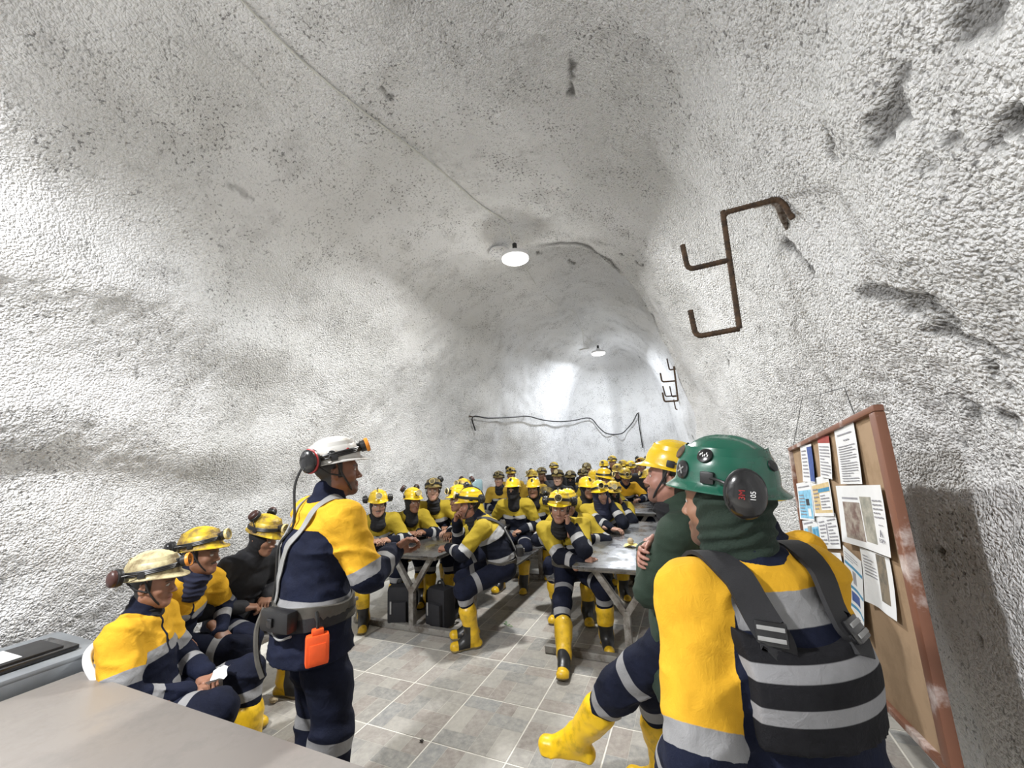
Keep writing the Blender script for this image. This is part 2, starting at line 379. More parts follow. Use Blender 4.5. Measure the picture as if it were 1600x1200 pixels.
# ------------------------------------------------------------------ the drift: a swept arch of shotcrete
YS, WR, WL = [-4, 0, 2, 3.6, 4.6, 5.6, 6.6, 8.0, 9.0, 10, 13], [1.0, .95, .95, .95, .80, .52, .24, -.06, -.26, -.52, -.60], [-3.55, -3.65, -3.85, -4.1, -4.2, -4.15, -4.05, -3.85, -3.40, -3.10, -3.05]
HT = [4.3, 4.3, 4.3, 4.3, 4.3, 4.25, 4.2, 4.15, 4.0, 3.95, 3.9]
def build_tunnel():
    y1 = np.arange(.3, 4.4, .021); y0 = np.arange(-3.4, .3, .08); y2 = np.concatenate([np.arange(4.4, 7.1, .023), np.arange(7.1, 8, .04)]); y3 = np.arange(8, 10.3, .045)
    ys = np.concatenate([y0, y1, y2, y3]); sc = np.ones_like(ys)
    a = np.linspace(0, 1, 60)[1:]
    ye = 10.3 + .70 * np.sin(a * math.pi / 2) ** .8; se = np.clip(np.cos(a * math.pi / 2) ** .75, .0, 1)
    yb = -3.4 - .5 * np.sin(np.linspace(0, 1, 14)[1:] * math.pi / 2); sb = np.cos(np.linspace(0, 1, 14)[1:] * math.pi / 2) ** .6
    ys = np.concatenate([yb[::-1], ys, ye]); sc = np.concatenate([sb[::-1], sc, se])
    ns = 560
    # equal arc-length parameter on a superellipse
    th = np.linspace(0, math.pi, 4000); ex = 2 / 2.5
    ux = np.sign(np.cos(th)) * np.abs(np.cos(th)) ** ex; uz = np.abs(np.sin(th)) ** ex
    ln = np.concatenate([[0], np.cumsum(np.hypot(np.diff(ux) * 2.35, np.diff(uz) * 4.3))]); s = np.linspace(0, ln[-1], ns)
    ux = np.interp(s, ln, ux); uz = np.interp(s, ln, uz)
    wr = np.interp(ys, YS, WR); wl = np.interp(ys, YS, WL); ht = np.interp(ys, YS, HT)
    k = np.ones(9) / 9
    def sm(v, n=3):
        for _ in range(n): v = np.convolve(np.pad(v, 4, mode='edge'), k, 'valid')
        return v
    wr, wl, ht = sm(wr, 8), sm(wl, 8), sm(ht, 8)
    cx = (wr + wl) / 2; hw = (wr - wl) / 2
    X = cx[:, None] + ux[None] * (hw * sc)[:, None]; Z = uz[None] * (ht * sc)[:, None]; Y = np.repeat(ys[:, None], ns, 1)
    P = np.stack([X, Y, Z], 2)
    def normals(P):
        du = np.gradient(P, axis=0); dv = np.gradient(P, axis=1); n_ = np.cross(du, dv)
        ln_ = np.linalg.norm(n_, axis=2, keepdims=True); return n_ / (ln_ + 1e-12)
    n0 = normals(P)
    # orient inwards
    mid = np.stack([cx, np.clip(ys, -1.5, 9.), ht * .4], 1)[:, None, :] - P
    n0 *= np.sign(np.sum(n0 * mid, 2, keepdims=True) + 1e-9)
    right = smooth(-.2, .7, ux)[None]; left = smooth(.2, .9, -ux)[None]
    D = .10 * vnoise(X * .8, Y * .8, Z * .8, 1) + .06 * vnoise(X * 1.9, Y * 1.9, Z * 1.9, 2) + .022 * vnoise(X * 4.6, Y * 4.6, Z * 4.6, 3)
    flat = 1 - smooth(8.3, 9.5, Y) * .6
    D *= flat
    # ledges on the left wall, running along the drift
    zl = Z + .12 * (Y - 1) + .05 * vnoise(X, Y * 1.5, Z * .1, 7)
    D += left * (.07 * np.exp(-((zl - 2.02) / .22) ** 2) - .05 * np.exp(-((zl - 1.68) / .17) ** 2) + .09 * np.exp(-((zl - 2.95) / .22) ** 2) - .09 * np.exp(-((zl - 3.35) / .25) ** 2)) * (1 - smooth(2.2, 4., Y))
    # the lip where the near lining ends and the drift steps out again
    yl = np.interp(Z, [0, 1.8, 2.7, 3.3, 3.7, 4.0, 4.4], [6.95, 6.75, 6.55, 6.3, 5.6, 5.0, 4.5])
    on = smooth(-.12, .25, ux)[None]
    yy = yl - Y + .10 * vnoise(X * 2, Y * .3, Z * 2, 12) + .03 * vnoise(X * 9, Y * 3, Z * 9, 13)
    D += on * (-.34 * (1 - smooth(-.014, .010, yy)) + .05 * np.exp(-((yy - .07) / .09) ** 2))
    # the rock is scooped out a little behind the notice board
    D -= right * .10 * (1 - smooth(1.8, 2.4, Z)) * smooth(1.0, 1.6, Y) * (1 - smooth(3.6, 4.3, Y))
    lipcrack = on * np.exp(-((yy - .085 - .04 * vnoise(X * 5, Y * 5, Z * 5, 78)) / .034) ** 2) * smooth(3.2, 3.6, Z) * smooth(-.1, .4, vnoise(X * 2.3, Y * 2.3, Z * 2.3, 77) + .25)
    # niche rib near the far end on the left
    D += left * .07 * np.exp(-((Y - 9.2) / .40) ** 2) * smooth(.3, 1.2, Z)
    # coarse sprayed texture
    gr = (.55 + .75 * right * (1 - smooth(3.5, 7, Y)) + .25 * left * (1 - smooth(2.2, 3.2, Z))) * (1 - .45 * smooth(5.5, 8.5, Y))
    gr = gr * (1 + .6 * vnoise(X * 1.1, Y * 1.1, Z * 1.1, 21)) * (1 - .42 * smooth(3.0, 4.0, Z) * (1 - smooth(-.15, .2, ux)[None]))
    r1 = vnoise(X * 13, Y * 13, Z * 13, 4); r2 = vnoise(X * 27, Y * 27, Z * 27, 5); r3 = vnoise(X * 48, Y * 48, Z * 48, 6)
    D += gr * (.0055 * r1 + .0065 * r2 + .0045 * r3)
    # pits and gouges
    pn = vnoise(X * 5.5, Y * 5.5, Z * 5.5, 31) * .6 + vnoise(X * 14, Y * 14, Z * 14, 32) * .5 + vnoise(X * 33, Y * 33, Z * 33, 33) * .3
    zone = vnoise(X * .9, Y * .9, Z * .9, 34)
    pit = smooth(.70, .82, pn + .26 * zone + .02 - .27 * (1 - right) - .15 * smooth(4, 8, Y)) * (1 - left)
    def gouge(p, q, w, bend=0.):
        p = np.array(p); q = np.array(q); d = q - p; l2 = d @ d + 1e-6
        t = np.clip(((V0 - p) @ d) / l2, 0, 1)
        e = np.sqrt(((V0 - p - t[..., None] * d) ** 2).sum(2))
        e = e + w * .75 * vnoise(X * 13, Y * 13, Z * 13, 55) + w * .75 * vnoise(X * 30, Y * 30, Z * 30, 56)
        return 1 - smooth(w * .35, w, e)
    # casts along the viewing ray give the spots of the big gouges seen in the photograph
    V0 = P + n0 * D[..., None]
    sub = V0[::4, ::4].reshape(-1, 3) - EYEP
    px = 800 + FPX * (sub @ RGT) / np.maximum(sub @ FWD, .05); py = 600 - FPX * (sub @ UPV) / np.maximum(sub @ FWD, .05); ok = (sub @ FWD) > .15
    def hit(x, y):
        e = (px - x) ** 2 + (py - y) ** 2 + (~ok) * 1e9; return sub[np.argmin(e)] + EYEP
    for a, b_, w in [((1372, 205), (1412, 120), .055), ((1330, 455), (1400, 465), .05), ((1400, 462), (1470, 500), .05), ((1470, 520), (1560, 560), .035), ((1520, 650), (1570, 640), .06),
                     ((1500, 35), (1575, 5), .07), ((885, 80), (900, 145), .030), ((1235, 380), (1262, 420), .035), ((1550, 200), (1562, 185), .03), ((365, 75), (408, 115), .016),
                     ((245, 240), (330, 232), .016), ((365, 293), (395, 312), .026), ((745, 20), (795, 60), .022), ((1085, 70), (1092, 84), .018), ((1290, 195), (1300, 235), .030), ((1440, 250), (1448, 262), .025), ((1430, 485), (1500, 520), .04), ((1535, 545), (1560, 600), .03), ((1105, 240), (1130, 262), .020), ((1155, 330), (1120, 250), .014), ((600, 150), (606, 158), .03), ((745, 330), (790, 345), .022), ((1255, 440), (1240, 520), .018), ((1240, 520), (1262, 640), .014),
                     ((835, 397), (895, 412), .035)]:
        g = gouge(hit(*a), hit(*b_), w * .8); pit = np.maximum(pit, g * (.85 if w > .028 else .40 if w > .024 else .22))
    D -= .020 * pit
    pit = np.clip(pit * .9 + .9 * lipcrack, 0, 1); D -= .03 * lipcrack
    # faintly darker band at the left
    for a, b_, w in [((0, 690), (140, 655), .12)]:
        pit = np.maximum(pit, gouge(hit(*a), hit(*b_), w) * .22)
    for x, y in [(533, 625), (404, 605), (1192, 640), (215, 570), (478, 650)]:
        h0 = hit(x, y); pit = np.maximum(pit, gouge(h0 + [0, 0, .03], h0 - [0, 0, .05], .013) * .6)
    floorfade = smooth(0, .05, Z); 
    P2 = P + n0 * (D * floorfade)[..., None]
    P2[..., 2] = np.maximum(P2[..., 2], -.02); P2[:, 0, 2] = -.03; P2[:, -1, 2] = -.03
    nn = normals(P2); nn *= np.sign(np.sum(nn * n0, 2, keepdims=True) + 1e-9)
    ny = len(ys)
    parts = {'wall_right': (0, None), 'ceiling': (None, None), 'wall_left': (None, None)}
    i1 = int(np.argmin(np.abs(uz[:ns // 2] * 4.3 - 2.95))); i2 = ns - 1 - int(np.argmin(np.abs(uz[::-1][:ns // 2] * 4.3 - 2.6)))
    je = len(yb) + len(y0) + len(y1) + len(y2) + len(y3); jb = len(yb)
    specs = [('wall_right', jb, je, 0, i1), ('ceiling', jb, je, i1, i2), ('wall_left', jb, je, i2, ns - 1), ('wall_back', je - 1, ny - 1, 0, ns - 1), ('wall_front', 0, jb, 0, ns - 1)]
    allV, allF, off = [], [], 0
    for name, ja, jb_, ia, ib in specs:
        if name in ('wall_right', 'ceiling', 'wall_left'): jb_ = je - 1
        sl = P2[ja:jb_ + 1, ia:ib + 1]; nj, ni = sl.shape[:2]
        idx = np.arange(nj * ni).reshape(nj, ni)
        F = np.stack([idx[:-1, :-1], idx[:-1, 1:], idx[1:, 1:], idx[1:, :-1]], 2).reshape(-1, 4)
        v0 = sl.reshape(-1, 3); f = F[0]
        fn = np.cross(v0[f[1]] - v0[f[0]], v0[f[3]] - v0[f[0]])
        if fn @ nn[ja, ia] < 0: F = F[:, ::-1]
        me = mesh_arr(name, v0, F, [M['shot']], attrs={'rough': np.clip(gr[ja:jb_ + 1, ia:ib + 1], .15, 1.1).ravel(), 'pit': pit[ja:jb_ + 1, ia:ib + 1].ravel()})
        if name != 'wall_front':
            me.normals_split_custom_set_from_vertices(nn[ja:jb_ + 1, ia:ib + 1].reshape(-1, 3).tolist())
        tag(link(name, me), kind='structure')
        allV.append(v0); allF.append(F + off); off += len(v0)
    V = np.concatenate(allV); F = np.concatenate(allF)
    return BVHTree.FromPolygons(V.tolist(), F.tolist())
TUNNEL = build_tunnel()
def on_rock(x, y, lift=0.):
    d = Vector(ray(x, y)).normalized(); h, n_, i, dist = TUNNEL.ray_cast(Vector(EYEP), d)
    if h is None: return at_depth(x, y, 3.)
    if n_.dot(d) > 0: n_ = -n_
    return np.array(h) + np.array(n_) * lift

# ------------------------------------------------------------------ floor with separate tiles
fl = MB(); fl.box((-1.4, 4.2, -.0290), (7.2, 17., .055), 'grout', bev=0); floor = fl.build('floor', smooth_=False); tag(floor, kind='structure')
def tile_meshes():
    T_, g = .5, .0035
    lay1 = [(0, 0, 2, 1), (2, 0, 1, 2), (3, 0, 1, 2), (0, 1, 1, 2), (1, 1, 1, 2), (2, 2, 2, 1), (0, 3, 2, 1), (2, 3, 1, 1), (3, 3, 1, 1)]
    lay2 = [(0, 0, 1, 2), (1, 0, 2, 1), (3, 0, 1, 1), (1, 1, 1, 2), (2, 1, 2, 1), (0, 2, 1, 2), (2, 2, 1, 2), (3, 2, 1, 1), (1, 3, 1, 1), (3, 3, 1, 1)]
    pal = [(.27, .255, .23), (.21, .215, .21), (.33, .31, .27), (.25, .20, .175), (.19, .205, .215), (.31, .295, .265), (.26, .225, .20)]
    out = []; rnd = random.Random(4)
    for v in range(6):
        lay = lay1 if v % 2 == 0 else lay2
        V, F, C = [], [], []
        h = T_ / 2 - .0045
        def quad(x0, y0, x1, y1, z, c):
            n_ = len(V); V.extend([(x0, y0, z), (x1, y0, z), (x1, y1, z), (x0, y1, z)]); F.append((n_, n_ + 1, n_ + 2, n_ + 3)); C.extend([c] * 4)
        grc = (.50, .48, .43, 1)
        quad(-h, -h, h, h, 0, grc)
        q = 2 * h / 4
        for (i, j, w, d) in lay:
            if rnd.random() < .12: c = rnd.choice(pal)
            c = rnd.choice(pal); u_ = rnd.uniform(.88, 1.1); g_ = sum(c) / 3; c = tuple((x * .55 + g_ * .45 * (1.03, 1., .95)[i_]) * u_ for i_, x in enumerate(c)) + (1,)
            e = .0016 if rnd.random() < .75 else .0004
            quad(-h + i * q + e, -h + j * q + e, -h + (i + w) * q - e, -h + (j + d) * q - e, .0006, c)
        n_ = len(V)
        ring = [(-h, -h), (h, -h), (h, h), (-h, h)]
        V.extend([(x, y, 0) for x, y in ring] + [(x * 1.006, y * 1.006, -.0075) for x, y in ring]); C.extend([grc] * 8)
        for k in range(4): F.append((n_ + (k + 1) % 4, n_ + k, n_ + 4 + k, n_ + 4 + (k + 1) % 4))
        me = mesh_arr('tile', np.array(V), np.array(F), [M['tile']], colors={'print': C}, smooth_=False)
        out.append(me)
    return out
TM = tile_meshes(); rnd = random.Random(11)
for i in range(-4, 8):
    for j in range(-8, 8):
        x = (i + .5 - 5.287) * .5 + 1.0 + .0; y = (-j - .5 + 6.579) * .5
        xx = (i - 5.287) * .5 + .25 + 1.5
        if not (-4.2 < xx < 1.3): continue
        o = link('tile', rnd.choice(TM), floor); o.location = (xx, y, 0.); o.rotation_euler = (0, 0, rnd.randrange(4) * math.pi / 2)

# ------------------------------------------------------------------ lamps and cables
def lamp(name, p, label, group=None):
    t = empty(name, p); tag(t, label, 'lamp', group)
    b = MB(); b.lathe([(.03, .10), (.045, .09), (.05, .05), (.155, .03), (.162, .005), (.16, -.012), (.152, -.018)], 'white_plastic', 32); b.build('lamp_housing', t)
    b = MB(); b.lathe([(.15, -.017), (.152, -.03), (.13, -.045), (.07, -.055), (.001, -.057)], 'glow', 32); o = b.build('lamp_diffuser', t)
    b = MB(); b.lathe([(.022, .17), (.026, .165), (.026, .10), (.02, .098)], 'black_rubber', 16); b.build('lamp_socket', t)
    return t
lamp('ceiling_lamp', LAMP_A, 'round white disc lamp glowing under the ceiling in the middle of the room', 'round disc lamps')
lamp('ceiling_lamp', LAMP_B, 'smaller looking round disc lamp glowing deep inside, above the far crowd', 'round disc lamps')
lamp('ceiling_lamp', LAMP_C, 'round disc lamp hung from the ceiling behind the viewer', 'round disc lamps')
p = at_depth(781, 394, 5.0)
b = MB(); b.lathe([(.03, .05), (.05, .04), (.125, .02), (.135, 0), (.13, -.012), (.001, -.016)], 'white_plastic', 28)
rnd = random.Random(3)
for k in range(34):
    a = rnd.uniform(0, 6.28); r = .118 * math.sqrt(rnd.random()); b.box((r * math.cos(a), r * math.sin(a), -.015), (.008, .008, .006), 'print_dark', bev=0)
b.tube([(0, 0, .04), (0, .01, .15), (.0, .0, .30)], .005, 'wire_white', 6)
o = b.build('unlit_lamp'); o.location = p; tag(o, 'pale speckled unlit disc lamp hanging just behind the glowing middle lamp', 'lamp')
b = MB(); a0 = at_depth(905, 547, 8.2); a1 = at_depth(920, 543.5, 8.2); b.tube([a0, a1], .014, 'white_plastic', 10); b.tube([(a0 + a1) / 2, (a0 + a1) / 2 + [0, 0, .5]], .003, 'wire_white', 5)
tag(b.build('tube_lamp'), 'thin white tube fitting hanging left of the far disc lamp', 'lamp')
pts = [on_rock(x, y, .012) for x, y in [(352, -40), (380, 0), (440, 62), (500, 117), (560, 167), (620, 212), (680, 258), (720, 292), (752, 320)]]
top = on_rock(790, 346, .01)
pts += [top, (top + LAMP_A) / 2 + [.01, 0, .05], LAMP_A + [0, 0, .17]]
b = MB(); b.tube(spline(pts, 5), .0075, 'wire_white', 6); tag(b.build('ceiling_cable'), 'pale cable running across the ceiling down to the middle lamp', 'cable')
pts = [LAMP_A + [0, 0, .17]] + [on_rock(x, y, .01) for x, y in [(835, 440), (865, 472), (900, 490)]] + [on_rock(912, 522, .01), LAMP_B + [0, 0, .17]]
b = MB(); b.tube(spline(pts, 5), .005, 'wire_white', 5); tag(b.build('ceiling_cable'), 'thin pale cable continuing from the middle lamp to the far lamp', 'cable')

# ------------------------------------------------------------------ rebar hooks
def ribbed(b, P, r, m, step=.016):
    P = spline(P, 6) if len(P) > 2 else np.asarray(P, float)
    seg = np.linalg.norm(np.diff(P, axis=0), axis=1); s = np.concatenate([[0], np.cumsum(seg)])
    q = np.arange(0, s[-1], step / 2); Q = np.stack([np.interp(q, s, P[:, k]) for k in range(3)], 1)
    b.tube(Q, np.where(np.arange(len(Q)) % 2 == 0, r, r * 1.16), m, 9)
def corner(*P):
    """polyline with rounded corners"""
    P = [np.asarray(p, float) for p in P]; out = [P[0]]
    for i in range(1, len(P) - 1):
        a, c = P[i - 1], P[i + 1]; u = (a - P[i]) / np.linalg.norm(a - P[i]); v = (c - P[i]) / np.linalg.norm(c - P[i]); r = .035
        for t in (0, .25, .5, .75, 1): out.append(P[i] + u * r * (1 - t) ** 2 + v * r * t ** 2)
    out.append(P[-1]); R = [out[0]]
    for q in out[1:]:
        if np.linalg.norm(q - R[-1]) > 1e-5: R.append(q)
    return np.array(R)
def hook(name, A, B, D, arm, label, r=.0125, group=None, up=.14):
    A, B, D, arm = [np.asarray(v, float) for v in (A, B, D, arm)]
    t = empty(name, D); tag(t, label, 'hook', group); o = np.array(D)
    b = MB(); ribbed(b, corner(A - o + (A - B) * .15 + [0, 0, -.12], A - o, B - o, D - o), r, 'rust'); b.build('upright', t)
    for q in (.42, 1.):
        s0 = B + (D - B) * q - o; b = MB(); ribbed(b, corner(s0, s0 + arm, s0 + arm + [-.01, 0, up]), r, 'rust'); b.build('arm', t)
    return t
hook('rebar_hook', on_rock(1218, 310, .0), (.288, 2.19, 2.862), (.28, 2.165, 2.235), (-.195, -.015, -.012), 'large rusty rebar double hook sticking out of the right wall')
b = MB(); b.tube([on_rock(1188, 319, .03), on_rock(1212, 310, .02), on_rock(1221, 318, .012), on_rock(1226, 338, .008), on_rock(1229, 358, .0)], [.010, .017, .020, .018, .006], 'rebar_grey', 8)
tag(b.build('wall_bracket'), 'grey grouted steel stub where the large hook enters the right wall', 'bracket')
A = at_depth(1073, 568, 6.1); Bq = at_depth(1053, 573, 6.05); D = at_depth(1063, 627, 6.05)
hook('rebar_hook', A, Bq, [Bq[0] + .0, Bq[1], D[2]], (-.19, -.05, 0), 'small looking rusty double hook on the edge of the right wall beyond the noticeboard', .012, 'far rebar hooks')
for (x, y, d, lab) in [(1046, 578, 7.4, 'dark rebar hook arm seen left of the small double hook'), (1050, 620, 8.0, 'pair-like rebar hook below the small double hook'), (1056, 640, 8.6, 'lowest dark rebar hook low on the far right wall')]:
    q = at_depth(x, y, d); b = MB(); w = on_rock(x + 26, y, 0)
    ribbed(b, corner(q + [.35, .05, .02], q, q + [-.02, 0, .22]), .012, 'rust'); 
    if y == 620: ribbed(b, corner(q + [.2, .0, .01], q + [-.12, 0, .02], q + [-.15, 0, .24]), .012, 'rust')
    tag(b.build('rebar_hook'), lab, 'hook', 'far rebar hooks')
# cable hung along the far wall
pc = [(737, 672), (733, 650), (758, 651), (782, 652), (800, 651), (820, 650), (842, 655), (865, 658), (890, 657), (921, 653), (935, 667), (950, 677), (965, 678), (980, 670), (990, 658), (998, 645), (1000, 662), (1003, 690), (1006, 699)]
P = [on_rock(x, y, .10) for x, y in pc]
P = np.array(P); 
for k in range(2): P[1:-1] = P[1:-1] * .6 + .2 * (P[:-2] + P[2:]) if False else P[1:-1]
b = MB(); b.tube(spline(P, 4), .014, 'wire_black', 7)
for x, y in [(733, 650), (820, 650), (921, 653), (998, 645)]:
    a = on_rock(x, y, .11); c = on_rock(x, y, -.03); b.tube([a, c], .012, 'rust', 6)
tag(b.build('wall_cable'), 'black cable sagging along the far end wall above the crowd', 'cable')

# ------------------------------------------------------------------ notice board
TL = np.array([.652, 3.48, 1.634]); EU = np.array([.678, 1.978, 1.809]) - TL; BW = np.linalg.norm(EU); EU /= BW
EV = np.array([.614, 3.393, .438]) - TL; EV -= EU * (EU @ EV); BH = np.linalg.norm(EV); EV /= BH; EN = -np.cross(EU, EV)
if EN[0] > 0: EN = -EN
BR3 = np.stack([EU, -EV, EN], 1)
bmw = Matrix(((EU[0], -EV[0], EN[0], TL[0]), (EU[1], -EV[1], EN[1], TL[1]), (EU[2], -EV[2], EN[2], TL[2]), (0, 0, 0, 1)))
board = empty('notice_board'); board.matrix_world = bmw; tag(board, 'brown notice board in a peeling red-brown frame hung tilted on the right wall', 'board')
b = MB(); b.box((BW / 2, -BH / 2, -.012), (BW - .02, BH - .02, .012), 'board'); b.build('backing_panel', board)
fw = .058
for (c, s) in [((BW / 2, -.012, .0), (BW, .026, .034)), ((BW / 2, -BH + .012, 0), (BW, .026, .034)), ((.012, -BH / 2, 0), (.024, BH - .052, .034)), ((BW - fw / 2, -BH / 2, 0), (fw, BH - .052, .034))]:
    b = MB(); b.box(c, s, 'frame', bev=.006); b.build('frame_rail', board)
h1 = on_rock(1258, 618, .02); h2 = on_rock(1325, 603, .02)
b = MB()
lb = lambda w: np.array(bmw.inverted() @ Vector(w))
b.tube([(.03, 0, -.01), lb(h1), lb((h1 + h2) / 2 + [-.01, 0, -.01]), lb(h2), (BW * .82, 0, -.01)], .0022, 'wire_black', 5); b.build('hanging_wire', board)

def paper(name, uv, size, rot, label, regions, z=.004, curl=.012, group='papers pinned on the notice board', text=None):
    """sheet in board coordinates: uv top-left, regions = (x0,y0,x1,y1,material) in sheet fractions; text = blocks of printed lines"""
    w, h = size; xs = {0., 1.}; ysn = {0., 1.}
    for k in range(1, 8): xs.add(k / 8); ysn.add(k / 8)
    rects = [(x0, y0, x1, y1, m_) for (x0, y0, x1, y1, m_) in regions]
    rnd = random.Random(hash(label) % 1000 if False else len(label) * 7 + int(uv[0] * 100))
    lines = []
    for (x0, y0, x1, y1, nl) in (text or []):
        for k in range(nl):
            yy = y0 + (y1 - y0) * (k + .5) / nl; t = (y1 - y0) / nl * .17
            xe = x1 if rnd.random() < .75 else x0 + (x1 - x0) * rnd.uniform(.4, .9)
            lines.append((x0, yy - t, xe, yy + t, 'print_dark'))
    for r in rects:
        xs.update((r[0], r[2])); ysn.update((r[1], r[3]))
    xs = sorted(xs); ysn = sorted(ysn); V = []; F = []; mi = []; mats = ['paper']
    fz = lambda x, y: z + curl * ((y ** 2) * .8 * (.3 + .7 * abs(2 * x - 1) ** 2) + .25 * math.sin(x * 7 + uv[0] * 9) * y)
    for y in ysn:
        for x in xs: V.append((x * w, -y * h, fz(x, y)))
    nx = len(xs)
    for j in range(len(ysn) - 1):
        for i in range(nx - 1):
            cx, cy = (xs[i] + xs[i + 1]) / 2, (ysn[j] + ysn[j + 1]) / 2; m_ = 'paper'
            for r in rects:
                if r[0] < cx < r[2] and r[1] < cy < r[3]: m_ = r[4]
            if m_ not in mats: mats.append(m_)
            F.append((j * nx + i, (j + 1) * nx + i, (j + 1) * nx + i + 1, j * nx + i + 1)); mi.append(mats.index(m_))
    for (x0, y0, x1, y1, m_) in lines:
        if m_ not in mats: mats.append(m_)
        for k in range(3):
            a0, a1 = x0 + (x1 - x0) * k / 3 + .004, x0 + (x1 - x0) * (k + 1) / 3 - .004
            n_ = len(V)
            for (xx, yy) in ((a0, y0), (a0, y1), (a1, y1), (a1, y0)): V.append((xx * w, -yy * h, fz(xx, yy) + .0025))
            F.append((n_, n_ + 1, n_ + 2, n_ + 3)); mi.append(mats.index(m_))
    me = mesh_arr(name, np.array(V), np.array(F), [M[k] for k in mats], mi, smooth_=False)
    o = link(name, me); o.matrix_world = bmw @ Matrix.Translation((uv[0], -uv[1], 0)) @ Matrix.Rotation(rot, 4, 'Z')
    tag(o, label, 'paper', group)
    return o
paper('paper_sheet', (.285, .02), (.26, .225), -.06, 'white sheet with a narrow navy column, top left of the notice board', [(.58, .06, 1., .98, 'print_navy')], text=[(.08, .1, .5, .9, 8)])
paper('paper_sheet', (.69, .01), (.20, .225), -.12, 'narrow list with a red heading, top centre of the notice board', [(0, 0, 1, .17, 'print_red'), (.0, .17, 1, 1, 'paper')], text=[(.1, .22, .9, .96, 10)])
paper('paper_sheet', (.985, -.008), (.265, .29), -.03, 'tall white typed letter at the top right of the notice board', [], text=[(.3, .08, .6, .13, 1), (.12, .18, .85, .24, 1), (.4, .28, .7, .34, 1), (.1, .38, .92, .97, 15)])
paper('paper_sheet', (.03, .25), (.365, .235), .015, 'sheet with light blue panels, middle left of the notice board', [(.06, .22, .95, .96, 'print_blue'), (.5, .45, .72, .62, 'print_black'), (.55, .70, .75, .90, 'paper')], text=[(.1, .08, .9, .16, 1), (.12, .3, .45, .9, 7)])
paper('paper_sheet', (.395, .238), (.365, .215), .04, 'sheet with a tan panel beside the light blue one', [(.04, .18, .96, .92, 'print_tan'), (.35, .3, .95, .40, 'print_teal'), (.4, .42, .95, .85, 'paper')], text=[(.08, .25, .35, .85, 6), (.45, .45, .9, .82, 5)])
paper('paper_sheet', (.03, .495), (.375, .21), .1, 'sheet with blue squares and a green map, lower left of the notice board', [(.08, .25, 1., .92, 'print_blue'), (.32, .2, .58, .75, 'photo_b'), (.62, .3, .8, .6, 'print_teal'), (.84, .3, .98, .6, 'print_teal'), (.62, .63, .8, .9, 'print_teal'), (.84, .63, .98, .9, 'print_teal')], text=[(.1, .05, .8, .16, 1)])
paper('paper_sheet', (.405, .458), (.365, .175), .1, 'white typed sheet right of the blue squares', [(.42, .25, .5, .8, 'print_dark')], text=[(.08, .12, .4, .9, 7), (.55, .12, .95, .9, 8)])
paper('paper_sheet', (.05, .70), (.34, .20), .1, 'white sheet half hidden low on the left of the notice board', [], text=[(.1, .1, .9, .8, 7)])
paper('paper_sheet', (.39, .655), (.35, .20), .1, 'white sheet with a small blue picture near its corner, low on the notice board', [(.62, .35, .97, .9, 'print_navy')], text=[(.08, .1, .55, .85, 7)])
paper('paper_sheet', (.80, .575), (.225, .335), -.22, 'sheet with three blue bars, bottom centre of the notice board', [(.05, .20, .98, .245, 'print_teal'), (.05, .50, .98, .545, 'print_teal'), (.05, .77, .98, .815, 'print_teal'), (.42, .27, .60, .45, 'print_dark'), (.3, .58, .7, .72, 'print_navy')], text=[(.1, .05, .8, .16, 3)], curl=.02)
paper('paper_sheet', (1.03, .562), (.30, .225), -.03, 'sheet with a dark photo strip under the sheet of two pictures', [(.56, .02, .86, .82, 'photo_c')], text=[(.08, .1, .5, .5, 7)], curl=.02, z=.003)
o = paper('paper_sheet', (.885, .288), (.53, .265), -.02, 'large white sheet with two rock pictures side by side on the notice board', [(.12, .28, .52, .90, 'photo_a'), (.54, .18, .78, .88, 'photo_b'), (.12, .2, .5, .235, 'print_dark')], text=[(.8, .2, .97, .5, 5), (.86, .56, .94, .6, 1)], z=.012)
def text_mesh(body, size, mat, extr=.0006):
    cu = bpy.data.curves.new('lettering', 'FONT'); cu.body = body; cu.size = size; cu.extrude = extr; cu.align_x = 'CENTER'; cu.align_y = 'CENTER'
    t = bpy.data.objects.new('lettering', cu); COL.objects.link(t); dg = bpy.context.evaluated_depsgraph_get()
    me = bpy.data.meshes.new_from_object(t.evaluated_get(dg)); bpy.data.objects.remove(t); me.materials.clear(); me.materials.append(M[mat]); return me
lt = link('lettering', text_mesh('ECM', .022, 'print_dark'), o); lt.location = (.53 * .90, -.265 * .80, .024)
b = MB(); b.tube([(-.012, -.012, 0), (0, .014, 0), (.012, -.012, 0)], .0012, 'print_dark', 4); b.tube([(-.008, -.012, 0), (0, .004, 0), (.008, -.012, 0)], .001, 'print_dark', 4)
e = b.build('emblem', o); e.location = (.53 * .90, -.265 * .70, .022)

